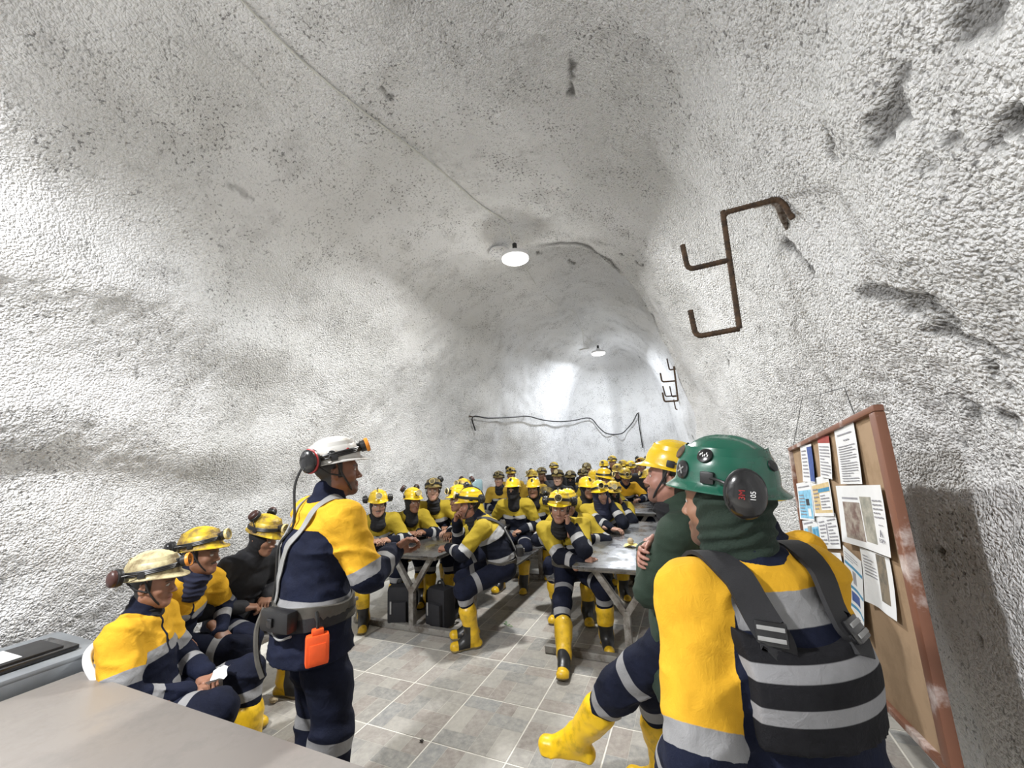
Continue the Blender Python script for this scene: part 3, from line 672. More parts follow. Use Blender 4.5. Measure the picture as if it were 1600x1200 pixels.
# ------------------------------------------------------------------ tables with fixed benches
def mess_table(x, y0, y1, label, floor_beam_ext=.70, cut=0.):
    t = empty('mess_table', (x, (y0 + y1) / 2, 0)); tag(t, label, 'table', 'steel mess tables with fixed benches'); ly = (y1 - y0) / 2
    b = MB(); b.box((0, 0, .738), (.78, 2 * ly, .024), 'steel', bev=.006); b.box((0, 0, .715), (.70, 2 * ly - .08, .03), 'galv', bev=.004); b.build('tabletop', t)
    for s in (-1, 1):
        yy = s * (ly - .13)
        b = MB()
        b.bar((0, yy, .03), (0, yy, .40), .055, .055, 'galv', up=(0, 1, 0)); b.bar((0, yy, .37), (-.24, yy, .71), .05, .05, 'galv', up=(0, 1, 0)); b.bar((0, yy, .37), (.24, yy, .71), .05, .05, 'galv', up=(0, 1, 0))
        b.build('leg', t)
        b = MB(); b.bar((-floor_beam_ext - .05, yy, .032), (floor_beam_ext + .05, yy, .032), .055, .06, 'galv', up=(0, 1, 0)); b.build('floor_beam', t)
        for q in (-1, 1):
            yq = yy + (cut if s < 0 and q < 0 else 0.)
            b = MB(); b.bar((q * floor_beam_ext, yq, .0 if cut else .03), (q * floor_beam_ext, yq, .455), .055, .055, 'galv', up=(0, 1, 0)); b.build('bench_leg', t)
    for q in (-1, 1):
        cq = cut if q < 0 else 0.; b = MB(); b.box((q * floor_beam_ext, cq / 2, .470), (.27, 2 * ly - cq, .022), 'steel', bev=.005); b.box((q * floor_beam_ext, cq / 2, .450), (.20, 2 * ly - .1 - cq, .03), 'galv', bev=.004); b.build('bench_seat', t)
    return t
mess_table(-2.75, 3.42, 5.55, 'steel mess table with fixed benches, behind the standing presenter')
mess_table(-.63, 3.42, 5.6, 'steel mess table in the middle, reached by the man resting his cheek on his hand', .66, .5)
mess_table(-.95, 6.30, 8.2, 'steel mess table farther back behind the middle table', .58)
mess_table(-2.75, 6.3, 8.4, 'steel mess table hidden in the far left of the crowd')

# bench along the left wall for the two men behind the plastic chair
b0 = empty('side_bench', (-3.18, 2.2, 0)); tag(b0, 'grey steel bench along the left wall under two seated men', 'bench')
b = MB(); b.box((0, 0, .435), (.36, 1.75, .03), 'galv'); b.build('bench_seat', b0)
for yy in (-.75, .75):
    for q in (-.13, .13):
        b = MB(); b.bar((q, yy, 0), (q, yy, .42), .05, .05, 'galv'); b.build('leg', b0)
p = at_z(409, 1040, .30)
b = MB(); b.box((0, 0, .0), (.03, .02, .14), 'paper'); b.box((.0, -.006, -.03), (.031, .012, .05), 'print_teal', bev=0)
o = b.build('paper_packet'); o.location = (-3.03, 1.42, .36); tag(o, 'small white and green packet stuck on the wall bench leg', 'packet')

# ------------------------------------------------------------------ desk, plastic table, tray, chair
d = empty('desk', (-1.9, .72, 0)); tag(d, 'beige laminate desk in the near left corner of the picture', 'desk')
b = MB(); b.box((-.04, .0, .735), (1.80, .78, .03), 'desk', bev=.004); b.build('desktop', d)
for q in (-.85, .75):
    b = MB(); b.box((q, 0, .36), (.03, .66, .72), 'desk_edge'); b.build('side_panel', d)
b = MB(); b.box((-.05, .28, .5), (1.56, .02, .42), 'desk_edge'); b.build('modesty_panel', d)
for k, (x, y) in enumerate([(-2.62, .83), (-2.5, .62), (-2.28, .80), (-1.95, .95)]):
    pass
g = empty('plastic_table', (-3.26, .55, 0)); tag(g, 'grey plastic table against the left wall beside the desk', 'table')
b = MB(); b.box((0, 0, .775), (.58, 1.42, .03), 'grey_plastic', bev=.012); b.build('tabletop', g)
b = MB()
for (c, s) in [((.275, 0, .735), (.03, 1.42, .075)), ((-.275, 0, .735), (.03, 1.42, .075)), ((0, .695, .735), (.58, .03, .075)), ((0, -.695, .735), (.58, .03, .075))]: b.box(c, s, 'grey_plastic', bev=.008)
b.build('rim', g)
for q in (-.24, .24):
    for yy in (-.62, .62):
        b = MB(); b.lathe([(.03, 0), (.032, .02), (.036, .72)], 'grey_plastic', 14, (q, yy, 0)); b.build('leg', g)
b = MB()
for yy in (-.4, 0, .4): b.box((.27, yy, .56), (.012, .34, .22), 'grey_plastic', bev=.004)
b.build('side_panel', g)
t = empty('document_tray', (-3.20, .80, .792)); t.rotation_euler = (0, 0, .03); tag(t, 'flat black document case holding a white sheet on the grey plastic table', 'tray')
b = MB(); b.box((0, 0, .014), (.30, .74, .024), 'black_gloss', bev=.010); b.box((0, .02, .03), (.24, .60, .012), 'black_rubber', bev=.005); b.build('case_body', t)
b = MB(); b.box((.0, -.08, .040), (.20, .52, .003), 'paper', bev=0); b.build('sheet', t)
# monobloc chair
def chair(loc, rz):
    c = empty('plastic_chair', loc, rz); tag(c, 'white plastic chair with a rounded rim at the near left, under the nearest seated man', 'chair')
    V = []; F = []; n = 28
    rows = [(.02, .0), (.24, .0), (.27, .03)]
    b = MB(); b.box((0, .02, .43), (.46, .44, .025), 'white_plastic', bev=.012); b.build('seat', c)
    # shell back, wrapped
    b = MB(); V = []; a0, a1 = RAD(198), RAD(342)
    for i, z in enumerate(np.linspace(.44, .83, 9)):
        for k in range(n + 1):
            a = a0 + (a1 - a0) * k / n; r = .235 + .05 * (z - .44); top = .66 + .17 * math.sin(math.pi * k / n) ** .6
            V.append((r * 1.06 * math.cos(a), r * math.sin(a) - .02 - .10 * (z - .44) * math.sin(math.pi * k / n), .44 + (z - .44) / .39 * (top - .44)))
    V = np.array(V); m_ = n + 1; inner = V * [.965, .965, 1]; Vv = np.concatenate([V, inner]); o_ = len(V)
    for i in range(8):
        for k in range(n):
            q = [i * m_ + k, i * m_ + k + 1, (i + 1) * m_ + k + 1, (i + 1) * m_ + k]; F.append(q); F.append([o_ + z for z in q[::-1]])
    b.add(Vv, F, 'white_plastic'); b.tube(V[8 * m_:9 * m_] * [.985, .985, 1], .017, 'white_plastic', 10); b.build('backrest', c)
    for sx in (-1, 1):
        for yy in (-.2, .2):
            b = MB(); b.tube([(sx * .20, yy, .43), (sx * .24, yy * 1.15, 0)], [.026, .020], 'white_plastic', 10); b.build('leg', c)
    return c

# ------------------------------------------------------------------ small things on tables, floor and wall
_wb = at_depth(742, 760, 7.0); t = empty('water_bottle', (_wb[0], _wb[1], _wb[2] - 1.17 - .03)); tag(t, 'bluish water cooler bottle with a white cup on top, standing by the left wall', 'bottle')
b = MB(); b.lathe([(.02, -(_wb[2] - 1.20)), (.15, -(_wb[2] - 1.20)), (.155, -(_wb[2] - 1.22)), (.155, .93), (.14, .96), (.02, .97)], 'grey_plastic', 24); b.build('stand', t)
b = MB(); b.lathe([(.03, .97), (.12, .99), (.135, 1.02), (.135, 1.10), (.127, 1.12), (.135, 1.14), (.135, 1.28), (.12, 1.315), (.03, 1.325)], 'bottle', 24); b.build('bottle_body', t)
b = MB(); b.lathe([(.028, 1.325), (.03, 1.33), (.042, 1.42), (.040, 1.42), (.028, 1.335)], 'paper', 16, c=(-.07, 0, 0)); b.build('cup', t)
q = at_z(985, 853, .755)
b = MB(); rnd = random.Random(8)
V = []; F = []
for i in range(5):
    for j in range(5): V.append(((i - 2) * .03 + rnd.uniform(-.008, .008), (j - 2) * .024 + rnd.uniform(-.006, .006), rnd.uniform(.001, .02)))
for i in range(4):
    for j in range(4): F.append((i * 5 + j, (i + 1) * 5 + j, (i + 1) * 5 + j + 1, i * 5 + j + 1))
b.add(V, F, 'yellow_wrap'); o = b.build('food_wrapper'); o.location = q; tag(o, 'crumpled yellow wrapper on the middle steel table', 'wrapper')
b = MB(); b.lathe([(.004, 0), (.024, .006), (.032, .022), (.028, .042), (.012, .055), (.002, .057)], 'crumb', 14); o = b.build('bread_roll'); o.location = q + np.array([.0, .035, .012]); tag(o, 'small pale roll lying on the yellow wrapper', 'food')
q = at_z(793, 978, .003); b = MB(); rnd = random.Random(2)
for k in range(7):
    a = rnd.uniform(0, 6.28); r = rnd.uniform(.01, .05); c = np.array([r * math.cos(a), r * math.sin(a), .004 + .004 * k]); b.add([c + [-.02, 0, 0], c + [0, -.009, .008], c + [.022, .004, .0], c + [0, .010, .006]], [(0, 1, 2), (0, 2, 3)], 'leaf')
o = b.build('leaf_scrap'); o.location = q; tag(o, 'green leafy scrap on the tiled floor between the two front tables', 'scrap')
for (x, y, s, lab) in [(659, 1159, .022, 'dark crumb on the tiles right of the presenter, near a joint'), (427, 1098, .06, 'pale lump of rubble on the floor beside the seated men at the left')]:
    q = at_z(x, y, .002); b = MB(); V = []; rnd = random.Random(int(x)); 
    bm = bmesh.new(); bmesh.ops.create_icosphere(bm, subdivisions=2, radius=s * .5)
    b.add([np.array(v.co) * [1.3, .8, .6] * rnd.uniform(.75, 1.15) + [0, 0, s * .3] for v in bm.verts], [[v.index for v in f.verts] for f in bm.faces], 'dark_crumb' if s < .03 else 'crumb'); bm.free()
    o = b.build('crumb' if s < .03 else 'rubble_lump', smooth_=False); o.location = q; tag(o, lab, 'debris')
# two black belt bags hanging under the left table
def bag(loc, rz, lab):
    t = empty('belt_bag', loc, rz); tag(t, lab, 'bag', 'black bags under the left table')
    b = MB(); b.box((0, 0, .20), (.26, .18, .38), 'jacket_black', bev=.06); b.box((0, -.10, .15), (.20, .06, .20), 'jacket_black', bev=.025); b.build('bag_body', t)
    for sx in (-1, 1):
        b = MB(); b.tube(spline([(sx * .08, .09, .36), (sx * .10, .16, .30), (sx * .11, .17, .15), (sx * .09, .09, .05)], 5), .014, 'black_web', 6); b.build('strap', t)
    b = MB(); b.tube(spline([(-.05, 0, .385), (-.03, 0, .43), (.03, 0, .43), (.05, 0, .385)], 5), .009, 'black_web', 6); b.build('handle', t)
    b = MB(); b.box((-.06, -.135, .2), (.018, .006, .12), 'grey_web', bev=.002); b.build('reflective_tab', t)
bag((-2.98, 3.66, .0), .3, 'black bag with a reflective tab left of the table leg post'); bag((-2.52, 3.72, .0), -.2, 'black bag right of the table leg post')

# ------------------------------------------------------------------ signed-distance bodies
def nrm(v): v = np.asarray(v, float); return v / (np.linalg.norm(v) + 1e-12)
def rc(a, b_, ra, rb=None, k=.03, op='u', lab=0):
    return dict(t='rc', a=np.asarray(a, float), b=np.asarray(b_, float), ra=ra, rb=ra if rb is None else rb, k=k, op=op, lab=lab)
def ec(a, b_, lat, r0, r1, k=.04, op='u', lab=0):
    a = np.asarray(a, float); b_ = np.asarray(b_, float); e3 = nrm(b_ - a); e1 = np.asarray(lat, float); e1 = nrm(e1 - e3 * (e1 @ e3)); e2 = np.cross(e3, e1)
    return dict(t='ec', a=a, b=b_, e=(e1, e2, e3), r0=r0, r1=r1, k=k, op=op, lab=lab)
def el(c, r, R=None, k=.02, op='u', lab=0):
    return dict(t='el', a=np.asarray(c, float), r=np.asarray(r, float), R=np.eye(3) if R is None else np.asarray(R), k=k, op=op, lab=lab)
def bounds(p):
    if p['t'] == 'rc':
        r = max(p['ra'], p['rb']); return np.minimum(p['a'], p['b']) - r, np.maximum(p['a'], p['b']) + r
    if p['t'] == 'ec':
        r = max(max(p['r0']), max(p['r1'])); return np.minimum(p['a'], p['b']) - r, np.maximum(p['a'], p['b']) + r
    r = np.abs(p['R'] * p['r'][None]).sum(1); return p['a'] - r, p['a'] + r
def ev(p, X, Y, Z):
    if p['t'] == 'rc':
        a, b_ = p['a'], p['b']; d = b_ - a; l2 = d @ d + 1e-12
        x, y, z = X - a[0], Y - a[1], Z - a[2]
        t = np.clip((x * d[0] + y * d[1] + z * d[2]) / l2, 0, 1)
        return np.sqrt((x - t * d[0]) ** 2 + (y - t * d[1]) ** 2 + (z - t * d[2]) ** 2) - (p['ra'] + t * (p['rb'] - p['ra']))
    if p['t'] == 'ec':
        a, b_ = p['a'], p['b']; L_ = np.linalg.norm(b_ - a); e1, e2, e3 = p['e']; x, y, z = X - a[0], Y - a[1], Z - a[2]
        h = x * e3[0] + y * e3[1] + z * e3[2]; t = np.clip(h / L_, 0, 1); w = h - t * L_
        u = x * e1[0] + y * e1[1] + z * e1[2]; v = x * e2[0] + y * e2[1] + z * e2[2]
        ru = p['r0'][0] + t * (p['r1'][0] - p['r0'][0]); rv = p['r0'][1] + t * (p['r1'][1] - p['r0'][1]); rm = np.minimum(ru, rv)
        return (np.sqrt((u / ru) ** 2 + (v / rv) ** 2 + (w / rm) ** 2) - 1) * rm
    R = p['R']; x, y, z = X - p['a'][0], Y - p['a'][1], Z - p['a'][2]; r = p['r']
    u = (x * R[0, 0] + y * R[1, 0] + z * R[2, 0]) / r[0]; v = (x * R[0, 1] + y * R[1, 1] + z * R[2, 1]) / r[1]; w = (x * R[0, 2] + y * R[1, 2] + z * R[2, 2]) / r[2]
    k0 = np.sqrt(u * u + v * v + w * w); k1 = np.sqrt((u / r[0]) ** 2 + (v / r[1]) ** 2 + (w / r[2]) ** 2)
    return k0 * (k0 - 1) / np.maximum(k1, 1e-6)
BIG = .12
def field(prims, res, warp=None, pad=.03, cut=None):
    us = [bounds(p) for p in prims if p['op'] == 'u']
    lo = np.min([u[0] for u in us], 0) - pad; hi = np.max([u[1] for u in us], 0) + pad
    n = np.ceil((hi - lo) / res).astype(int) + 1
    ax = [(lo[i] + np.arange(n[i]) * res).astype(np.float32) for i in range(3)]
    D = np.full(n, BIG, np.float32)
    for p in prims:
        l, h = bounds(p); m_ = p['k'] + .035
        i0 = np.maximum(((l - m_ - lo) / res).astype(int), 0); i1 = np.minimum(((h + m_ - lo) / res).astype(int) + 2, n)
        if np.any(i1 <= i0): continue
        s = tuple(slice(a, b_) for a, b_ in zip(i0, i1))
        X, Y, Z = ax[0][s[0]][:, None, None], ax[1][s[1]][None, :, None], ax[2][s[2]][None, None, :]
        d = ev(p, X, Y, Z).astype(np.float32); o = D[s]; k = p['k']
        if p['op'] == 'u':
            h_ = np.maximum(k - np.abs(o - d), 0) / k; D[s] = np.minimum(o, d) - h_ * h_ * k * .25
        else:
            d = -d; h_ = np.maximum(k - np.abs(o - d), 0) / k; D[s] = np.maximum(o, d) + h_ * h_ * k * .25
    X, Y, Z = ax[0][:, None, None], ax[1][None, :, None], ax[2][None, None, :]
    if warp is not None:
        nb = np.abs(D) < .045; I = np.nonzero(nb)
        D[I] += warp(ax[0][I[0]], ax[1][I[1]], ax[2][I[2]])
    if cut is not None: D = np.maximum(D, cut(X, Y, Z).astype(np.float32))
    return D, lo, res
def surf(D, lo, res):
    """naive surface nets"""
    S = D < 0; nx, ny, nz = D.shape
    c = [S[i:nx - 1 + i, j:ny - 1 + j, k:nz - 1 + k] for i in (0, 1) for j in (0, 1) for k in (0, 1)]
    al = c[0] & c[1] & c[2] & c[3] & c[4] & c[5] & c[6] & c[7]; an = c[0] | c[1] | c[2] | c[3] | c[4] | c[5] | c[6] | c[7]
    act = an & ~al; I = np.nonzero(act); m_ = len(I[0]); idx = np.full(act.shape, -1, np.int32); idx[I] = np.arange(m_)
    acc = np.zeros((m_, 3)); cnt = np.zeros(m_)
    cor = [(i, j, k) for i in (0, 1) for j in (0, 1) for k in (0, 1)]
    val = {q: D[I[0] + q[0], I[1] + q[1], I[2] + q[2]].astype(float) for q in cor}
    for q in cor:
        for a in range(3):
            if q[a] == 0:
                r = list(q); r[a] = 1; r = tuple(r); va, vb = val[q], val[r]; x = (va < 0) != (vb < 0)
                t = np.where(x, va / np.where(x, va - vb, 1), 0); P = np.zeros((m_, 3)); P[:] = q; P[:, a] += t
                acc[x] += P[x]; cnt[x] += 1
    V = (np.stack(I, 1) + acc / cnt[:, None]) * res + lo
    F = []
    for a in range(3):
        b_, c_ = (a + 1) % 3, (a + 2) % 3
        sl0 = [slice(None)] * 3; sl1 = [slice(None)] * 3; sl0[a] = slice(0, -1); sl1[a] = slice(1, None)
        s0, s1 = S[tuple(sl0)], S[tuple(sl1)]; ch = np.array(np.nonzero(s0 != s1)).T
        ok = (ch[:, b_] > 0) & (ch[:, c_] > 0) & (ch[:, b_] < D.shape[b_] - 1) & (ch[:, c_] < D.shape[c_] - 1); ch = ch[ok]
        fl = s0[ch[:, 0], ch[:, 1], ch[:, 2]]
        q = []
        for (db, dc) in ((-1, -1), (0, -1), (0, 0), (-1, 0)):
            r = ch.copy(); r[:, b_] += db; r[:, c_] += dc; q.append(idx[r[:, 0], r[:, 1], r[:, 2]])
        q = np.stack(q, 1); q[~fl] = q[~fl][:, ::-1]; F.append(q)
    F = np.concatenate(F); return V, F[(F >= 0).all(1)]
def relax(V, F, it=1, f=.5):
    for _ in range(it):
        A = np.zeros_like(V); c = np.zeros(len(V))
        for i in range(4):
            for j in (1, 3):
                np.add.at(A, F[:, i], V[F[:, (i + j) % 4]]); np.add.at(c, F[:, i], 1)
        V = V * (1 - f) + f * A / np.maximum(c, 1)[:, None]
    return V
def soften(a, F, it=2):
    a = np.clip(np.asarray(a, float), -.06, .06)
    for _ in range(it):
        A = a.copy(); c = np.ones(len(a))
        for i in range(4):
            np.add.at(A, F[:, i], a[F[:, (i + 1) % 4]]); np.add.at(c, F[:, i], 1)
        a = A / c
    return a
def build_surf(prims, res, warp=None, cut=None, it=1, f=.5):
    V, F = surf(*field(prims, res, warp, .03 + res, cut)); return relax(V, F, it, f), F

# ------------------------------------------------------------------ head, hands, headgear templates (head frame: +Y face, origin at eye level)
def head_prims(g=0., wide=1.):
    w = wide
    P = [el((0, -.014, .034), (.076 * w + g, .097 + g, .084 + g)), el((0, .028, -.030), (.061 * w + g, .060 + g, .086 + g), k=.03)]
    for s in (-1, 1):
        P += [rc((s * .050 * w, .002, -.055), (s * .016, .066, -.098), .020 + g, .017 + g, k=.035), el((s * .040 * w, .056, -.028), (.024 + g, .022 + g, .020 + g), k=.02),
              rc((s * .010, .083, .019), (s * .044 * w, .062, .020), .010 + g, .009 + g, k=.018)]
    P += [el((0, .072, -.101), (.020 + g, .017 + g, .015 + g), k=.02), rc((0, .082, .006), (0, .108, -.034), .0075 + g, .0095 + g, k=.012)]
    for s in (-1, 1): P.append(el((s * .0115, .096, -.038), (.008 + g, .011 + g, .007 + g), k=.008))
    P += [el((0, .086, -.064), (.023 + g, .011 + g, .0075 + g), k=.010), el((0, .085, -.077), (.019 + g, .011 + g, .008 + g), k=.010)]
    if not g:
        P.append(rc((-.020, .099, -.0695), (.020, .099, -.0695), .0022, k=.005, op='s'))
        for s in (-1, 1): P.append(el((s * .031 * w, .094, .000), (.016, .013, .0115), k=.014, op='s'))
        for s in (-1, 1): P.append(el((s * .031 * w, .0735, .000), (.0125, .0120, .0115), k=.003))
        for s in (-1, 1):
            P.append(rc((s * .017 * w, .084, .0085), (s * .045 * w, .073, .006), .0035, k=.006))
            R = np.array(Matrix.Rotation(RAD(14) * s, 3, 'Z') @ Matrix.Rotation(RAD(-12), 3, 'X'))
            P += [el((s * .078 * w, -.008, -.010), (.010, .019, .031), R, k=.010), el((s * .087 * w, -.004, -.010), (.006, .010, .018), R, k=.006, op='s')]
    P.append(ec((0, -.018, -.075), (0, -.042, -.20), (1, 0, 0), (.053 + g, .056 + g), (.062 + g, .062 + g), k=.03))
    return P
HEADS = {}
def head_mesh(style, res):
    key = (style, res)
    if key in HEADS: return HEADS[key]
    wide = {'plain': 1., 'stubble': .98, 'broad': 1.06, 'lean': .94}.get(style, 1.)
    V, F = build_surf(head_prims(0., wide), res, it=1, f=.35)
    x, y, z = V.T; ax = np.abs(x); C = np.zeros((len(V), 4)); front = y > .045
    def put(mask, col, a):
        a = np.clip(np.asarray(mask, float), 0, 1) * a; C[:, :3] = np.where((a > C[:, 3])[:, None], col, C[:, :3]); C[:, 3] = np.maximum(C[:, 3], a)
    hair = smooth(.046, .052, z) + smooth(.0, -.012, y) * smooth(-.075, -.068, z) * (ax < .082) * ((y < -.028) | (z > .012)) + (np.abs(y - .012) < .010) * (ax > .055) * (z > -.03) * (z < .05)
    put(hair, (.010, .008, .007), 1.)
    if style in ('stubble', 'lean'): put(front * smooth(-.045, -.062, z) * (z > -.125) * (1 - ((ax < .02) & (np.abs(z + .070) < .010) & (y > .08))), (.03, .022, .018), .55)
    if style == 'broad': put(front * (np.abs(z + .053) < .007) * (ax < .03) * (y > .08), (.02, .015, .012), .75)
    put(front * np.exp(-(((z - .0195 - .08 * (ax - .03) * 0) / .0050) ** 2)) * smooth(.010, .014, ax) * smooth(.052, .046, ax), (.012, .009, .007), .9)
    put((y > .078) * (ax < .021) * np.exp(-(((z + .0705) / .010) ** 2)), (.26, .075, .06), .6)
    put((y > .08) * (ax < .022) * np.exp(-(((z + .0698) / .0022) ** 2)), (.06, .018, .015), .9)
    ex = (ax - .031 * wide); e = ((ex / .0135) ** 2 + (z / .0068) ** 2)
    put(front * smooth(1.5, 1.0, e), (.05, .02, .015), .75); put(front * smooth(1.0, .8, e), (.55, .53, .5), 1.); put(front * smooth(1.1, .9, (ex / .0058) ** 2 + (z / .0068) ** 2), (.012, .007, .005), 1.)
    put(front * np.exp(-(((z - .0078) / .0022) ** 2)) * (np.abs(ex) < .015), (.03, .015, .012), .8)
    put((y > .09) * (np.abs(z + .046) < .003) * (ax < .012), (.05, .02, .015), .6)
    HEADS[key] = (V, F, C); return HEADS[key]
HOODS = {}
def hood_mesh(style, mat, res):
    key = (style, mat, res)
    if key in HOODS: return HOODS[key]
    if style == 'mask':
        P = [p for p in head_prims(.006)] + [ec((0, -.02, -.08), (0, -.04, -.22), (1, 0, 0), (.066, .068), (.085, .080), k=.04), rc((-.036, .11, .004), (.036, .11, .004), .026, k=.008, op='s')]
    elif style == 'open':
        P = [el((0, -.016, .030), (.088, .107, .094)), el((0, -.004, -.045), (.082, .072, .085), k=.04), ec((0, -.026, -.125), (0, -.036, -.22), (1, 0, 0), (.068, .066), (.095, .085), k=.05), el((0, .105, -.034), (.057, .088, .096), k=.010, op='s')]
    elif style == 'hood':
        P = [el((0, -.02, .030), (.098, .115, .100)), el((0, .004, -.06), (.095, .085, .10), k=.05), ec((0, -.02, -.09), (0, -.02, -.22), (1, 0, 0), (.092, .090), (.135, .115), k=.06), el((0, .115, -.025), (.056, .085, .085), k=.012, op='s')]
    elif style == 'gaiter':   # scarf round the neck and the back of the head
        P = [ec((0, -.026, -.130), (0, -.036, -.215), (1, 0, 0), (.070, .070), (.086, .080), k=.03), el((0, .004, -.150), (.070, .066, .030), k=.03)]
    else:                     # wrap: gaiter pulled up at the back under the helmet, face bare
        P = [el((0, -.026, .008), (.097, .098, .080)), el((0, -.02, -.055), (.086, .082, .07), k=.03), ec((0, -.02, -.085), (0, -.035, -.185), (1, 0, 0), (.080, .088), (.092, .092), k=.03), el((0, .118, -.01), (.09, .085, .115), k=.012, op='s')]
    def warp(x, y, z): return .0035 * np.sin(z * 190 + y * 55 + 3 * vnoise(x * 20, y * 20, z * 20, 9)) * (1 if style in ('wrap', 'gaiter') else .35) + .003 * vnoise(x * 28, y * 28, z * 28, 10)
    V, F = build_surf(P, res, warp, it=1); HOODS[key] = mesh_arr('balaclava', V, F, [M[mat]]); return HOODS[key]
HANDS = {}
FC = {'relax': [(28, 38, 22)] * 4, 'fist': [(78, 88, 55)] * 4, 'flat': [(8, 14, 10)] * 4, 'cup': [(45, 55, 30), (50, 58, 32), (55, 60, 34), (58, 62, 36)], 'pinch': [(38, 42, 30), (30, 40, 28), (22, 30, 20), (16, 24, 18)], 'point': [(5, 8, 5), (70, 85, 50), (75, 85, 50), (78, 85, 50)]}
def hand_mesh(v, side, res):
    key = (v, side, res)
    if key in HANDS: return HANDS[key]
    P = [ec((0, -.09, 0), (0, .010, 0), (1, 0, 0), (.031, .025), (.028, .020), k=.02), ec((0, .020, 0), (0, .080, 0), (1, 0, 0), (.034, .017), (.041, .013), k=.025), el((-.022, .030, -.008), (.020, .030, .016), k=.02), el((.024, .03, -.006), (.016, .032, .014), k=.02)]
    bx = (-.031, -.0105, .010, .029); ln = (.072, .080, .074, .058); rr = (.0088, .0090, .0086, .0076); spread = (.10, .03, -.04, -.12)
    for i in range(4):
        p = np.array([bx[i], .088 - .004 * abs(i - 1.2), 0]); a = 0.; c = FC[v][i]; r = rr[i]
        for j, f in enumerate((.46, .30, .24)):
            a += RAD(c[j]); d = np.array([-math.sin(spread[i]) * math.cos(a), math.cos(a) * math.cos(spread[i]), -math.sin(a)]); q = p + d * ln[i] * f
            P.append(rc(p, q, r * (1 - .10 * j), r * (.92 - .10 * j), k=.006)); p = q
    cl = {'fist': .8, 'cup': .5, 'relax': .3, 'flat': .05, 'pinch': .7, 'point': .7}[v]
    t0 = np.array([-.028, .022, -.008]); t1 = t0 + np.array([-.030 + .012 * cl, .034, -.012 - .02 * cl]); t2 = t1 + np.array([-.012 + .030 * cl, .030, -.004 - .012 * cl]); t3 = t2 + np.array([.0 + .022 * cl, .024, -.002 - .003 * cl])
    P += [rc(t0, t1, .0145, .0115, k=.02), rc(t1, t2, .0112, .0098, k=.008), rc(t2, t3, .0098, .0078, k=.006)]
    V, F = build_surf(P, res, it=1, f=.3)
    C = np.zeros((len(V), 4))
    if side < 0: V = V * [-1, 1, 1]; F = F[:, ::-1]
    HANDS[key] = (V, F, C); return HANDS[key]

# helmets: origin at the rim centre, +Y front
def helmet_mesh(mat, brim='peak', n=56):
    key = ('helmet', mat, brim)
    if key in HOODS: return HOODS[key]
    b = MB(); rows = []
    A, Bb, Hh = .104, .126, .112
    def ringp(s, z, f=0.):
        P = []
        for k in range(n):
            a = 2 * math.pi * k / n; c, s_ = math.cos(a), math.sin(a)
            front = max(0., s_) ** 3; back = max(0., -s_) ** 3
            if brim == 'peak': ex = f * (.009 + .034 * front + .010 * back)
            elif brim == 'full': ex = f * (.014 + .016 * front + .010 * back)
            else: ex = f * .010
            x = A * s * c + ex * c; y = Bb * s * s_ + ex * s_; zz = z - (.016 * front if brim == 'peak' else .008 + .008 * front) * f
            if s < .97 and f == 0:
                w_ = math.exp(-(x / .010) ** 2) + .8 * math.exp(-((abs(x) - .036) / .008) ** 2); zz += .0065 * w_ * smooth(.02, .07, z) * smooth(1.0, .75, abs(y) / Bb)
            P.append((x, y, float(zz)))
        return P
    for i in range(1, 13):
        t = i / 12 * math.pi / 2; rows.append(ringp(math.sin(t) ** .92, Hh * math.cos(t) ** .86 if i < 12 else 0.))
    rows += [ringp(1., -.006, .15), ringp(1.0, -.010, .6), ringp(1.0, -.013, 1.), ringp(1., -.017, 1.), ringp(1., -.015, .6), ringp(.965, -.010, .0), ringp(.95, .03, 0.), ringp(.80, .085, 0.)]
    V = [(0, 0, Hh + .006)] + [p for r in rows for p in r]; F = []
    for k in range(n): F.append((0, 1 + k, 1 + (k + 1) % n))
    for i in range(len(rows) - 1):
        for k in range(n): F.append((1 + i * n + k, 1 + (i + 1) * n + k, 1 + (i + 1) * n + (k + 1) % n, 1 + i * n + (k + 1) % n))
    b.add(V, F, mat); HOODS[key] = b.mesh('helmet'); return HOODS[key]
GEAR = {}
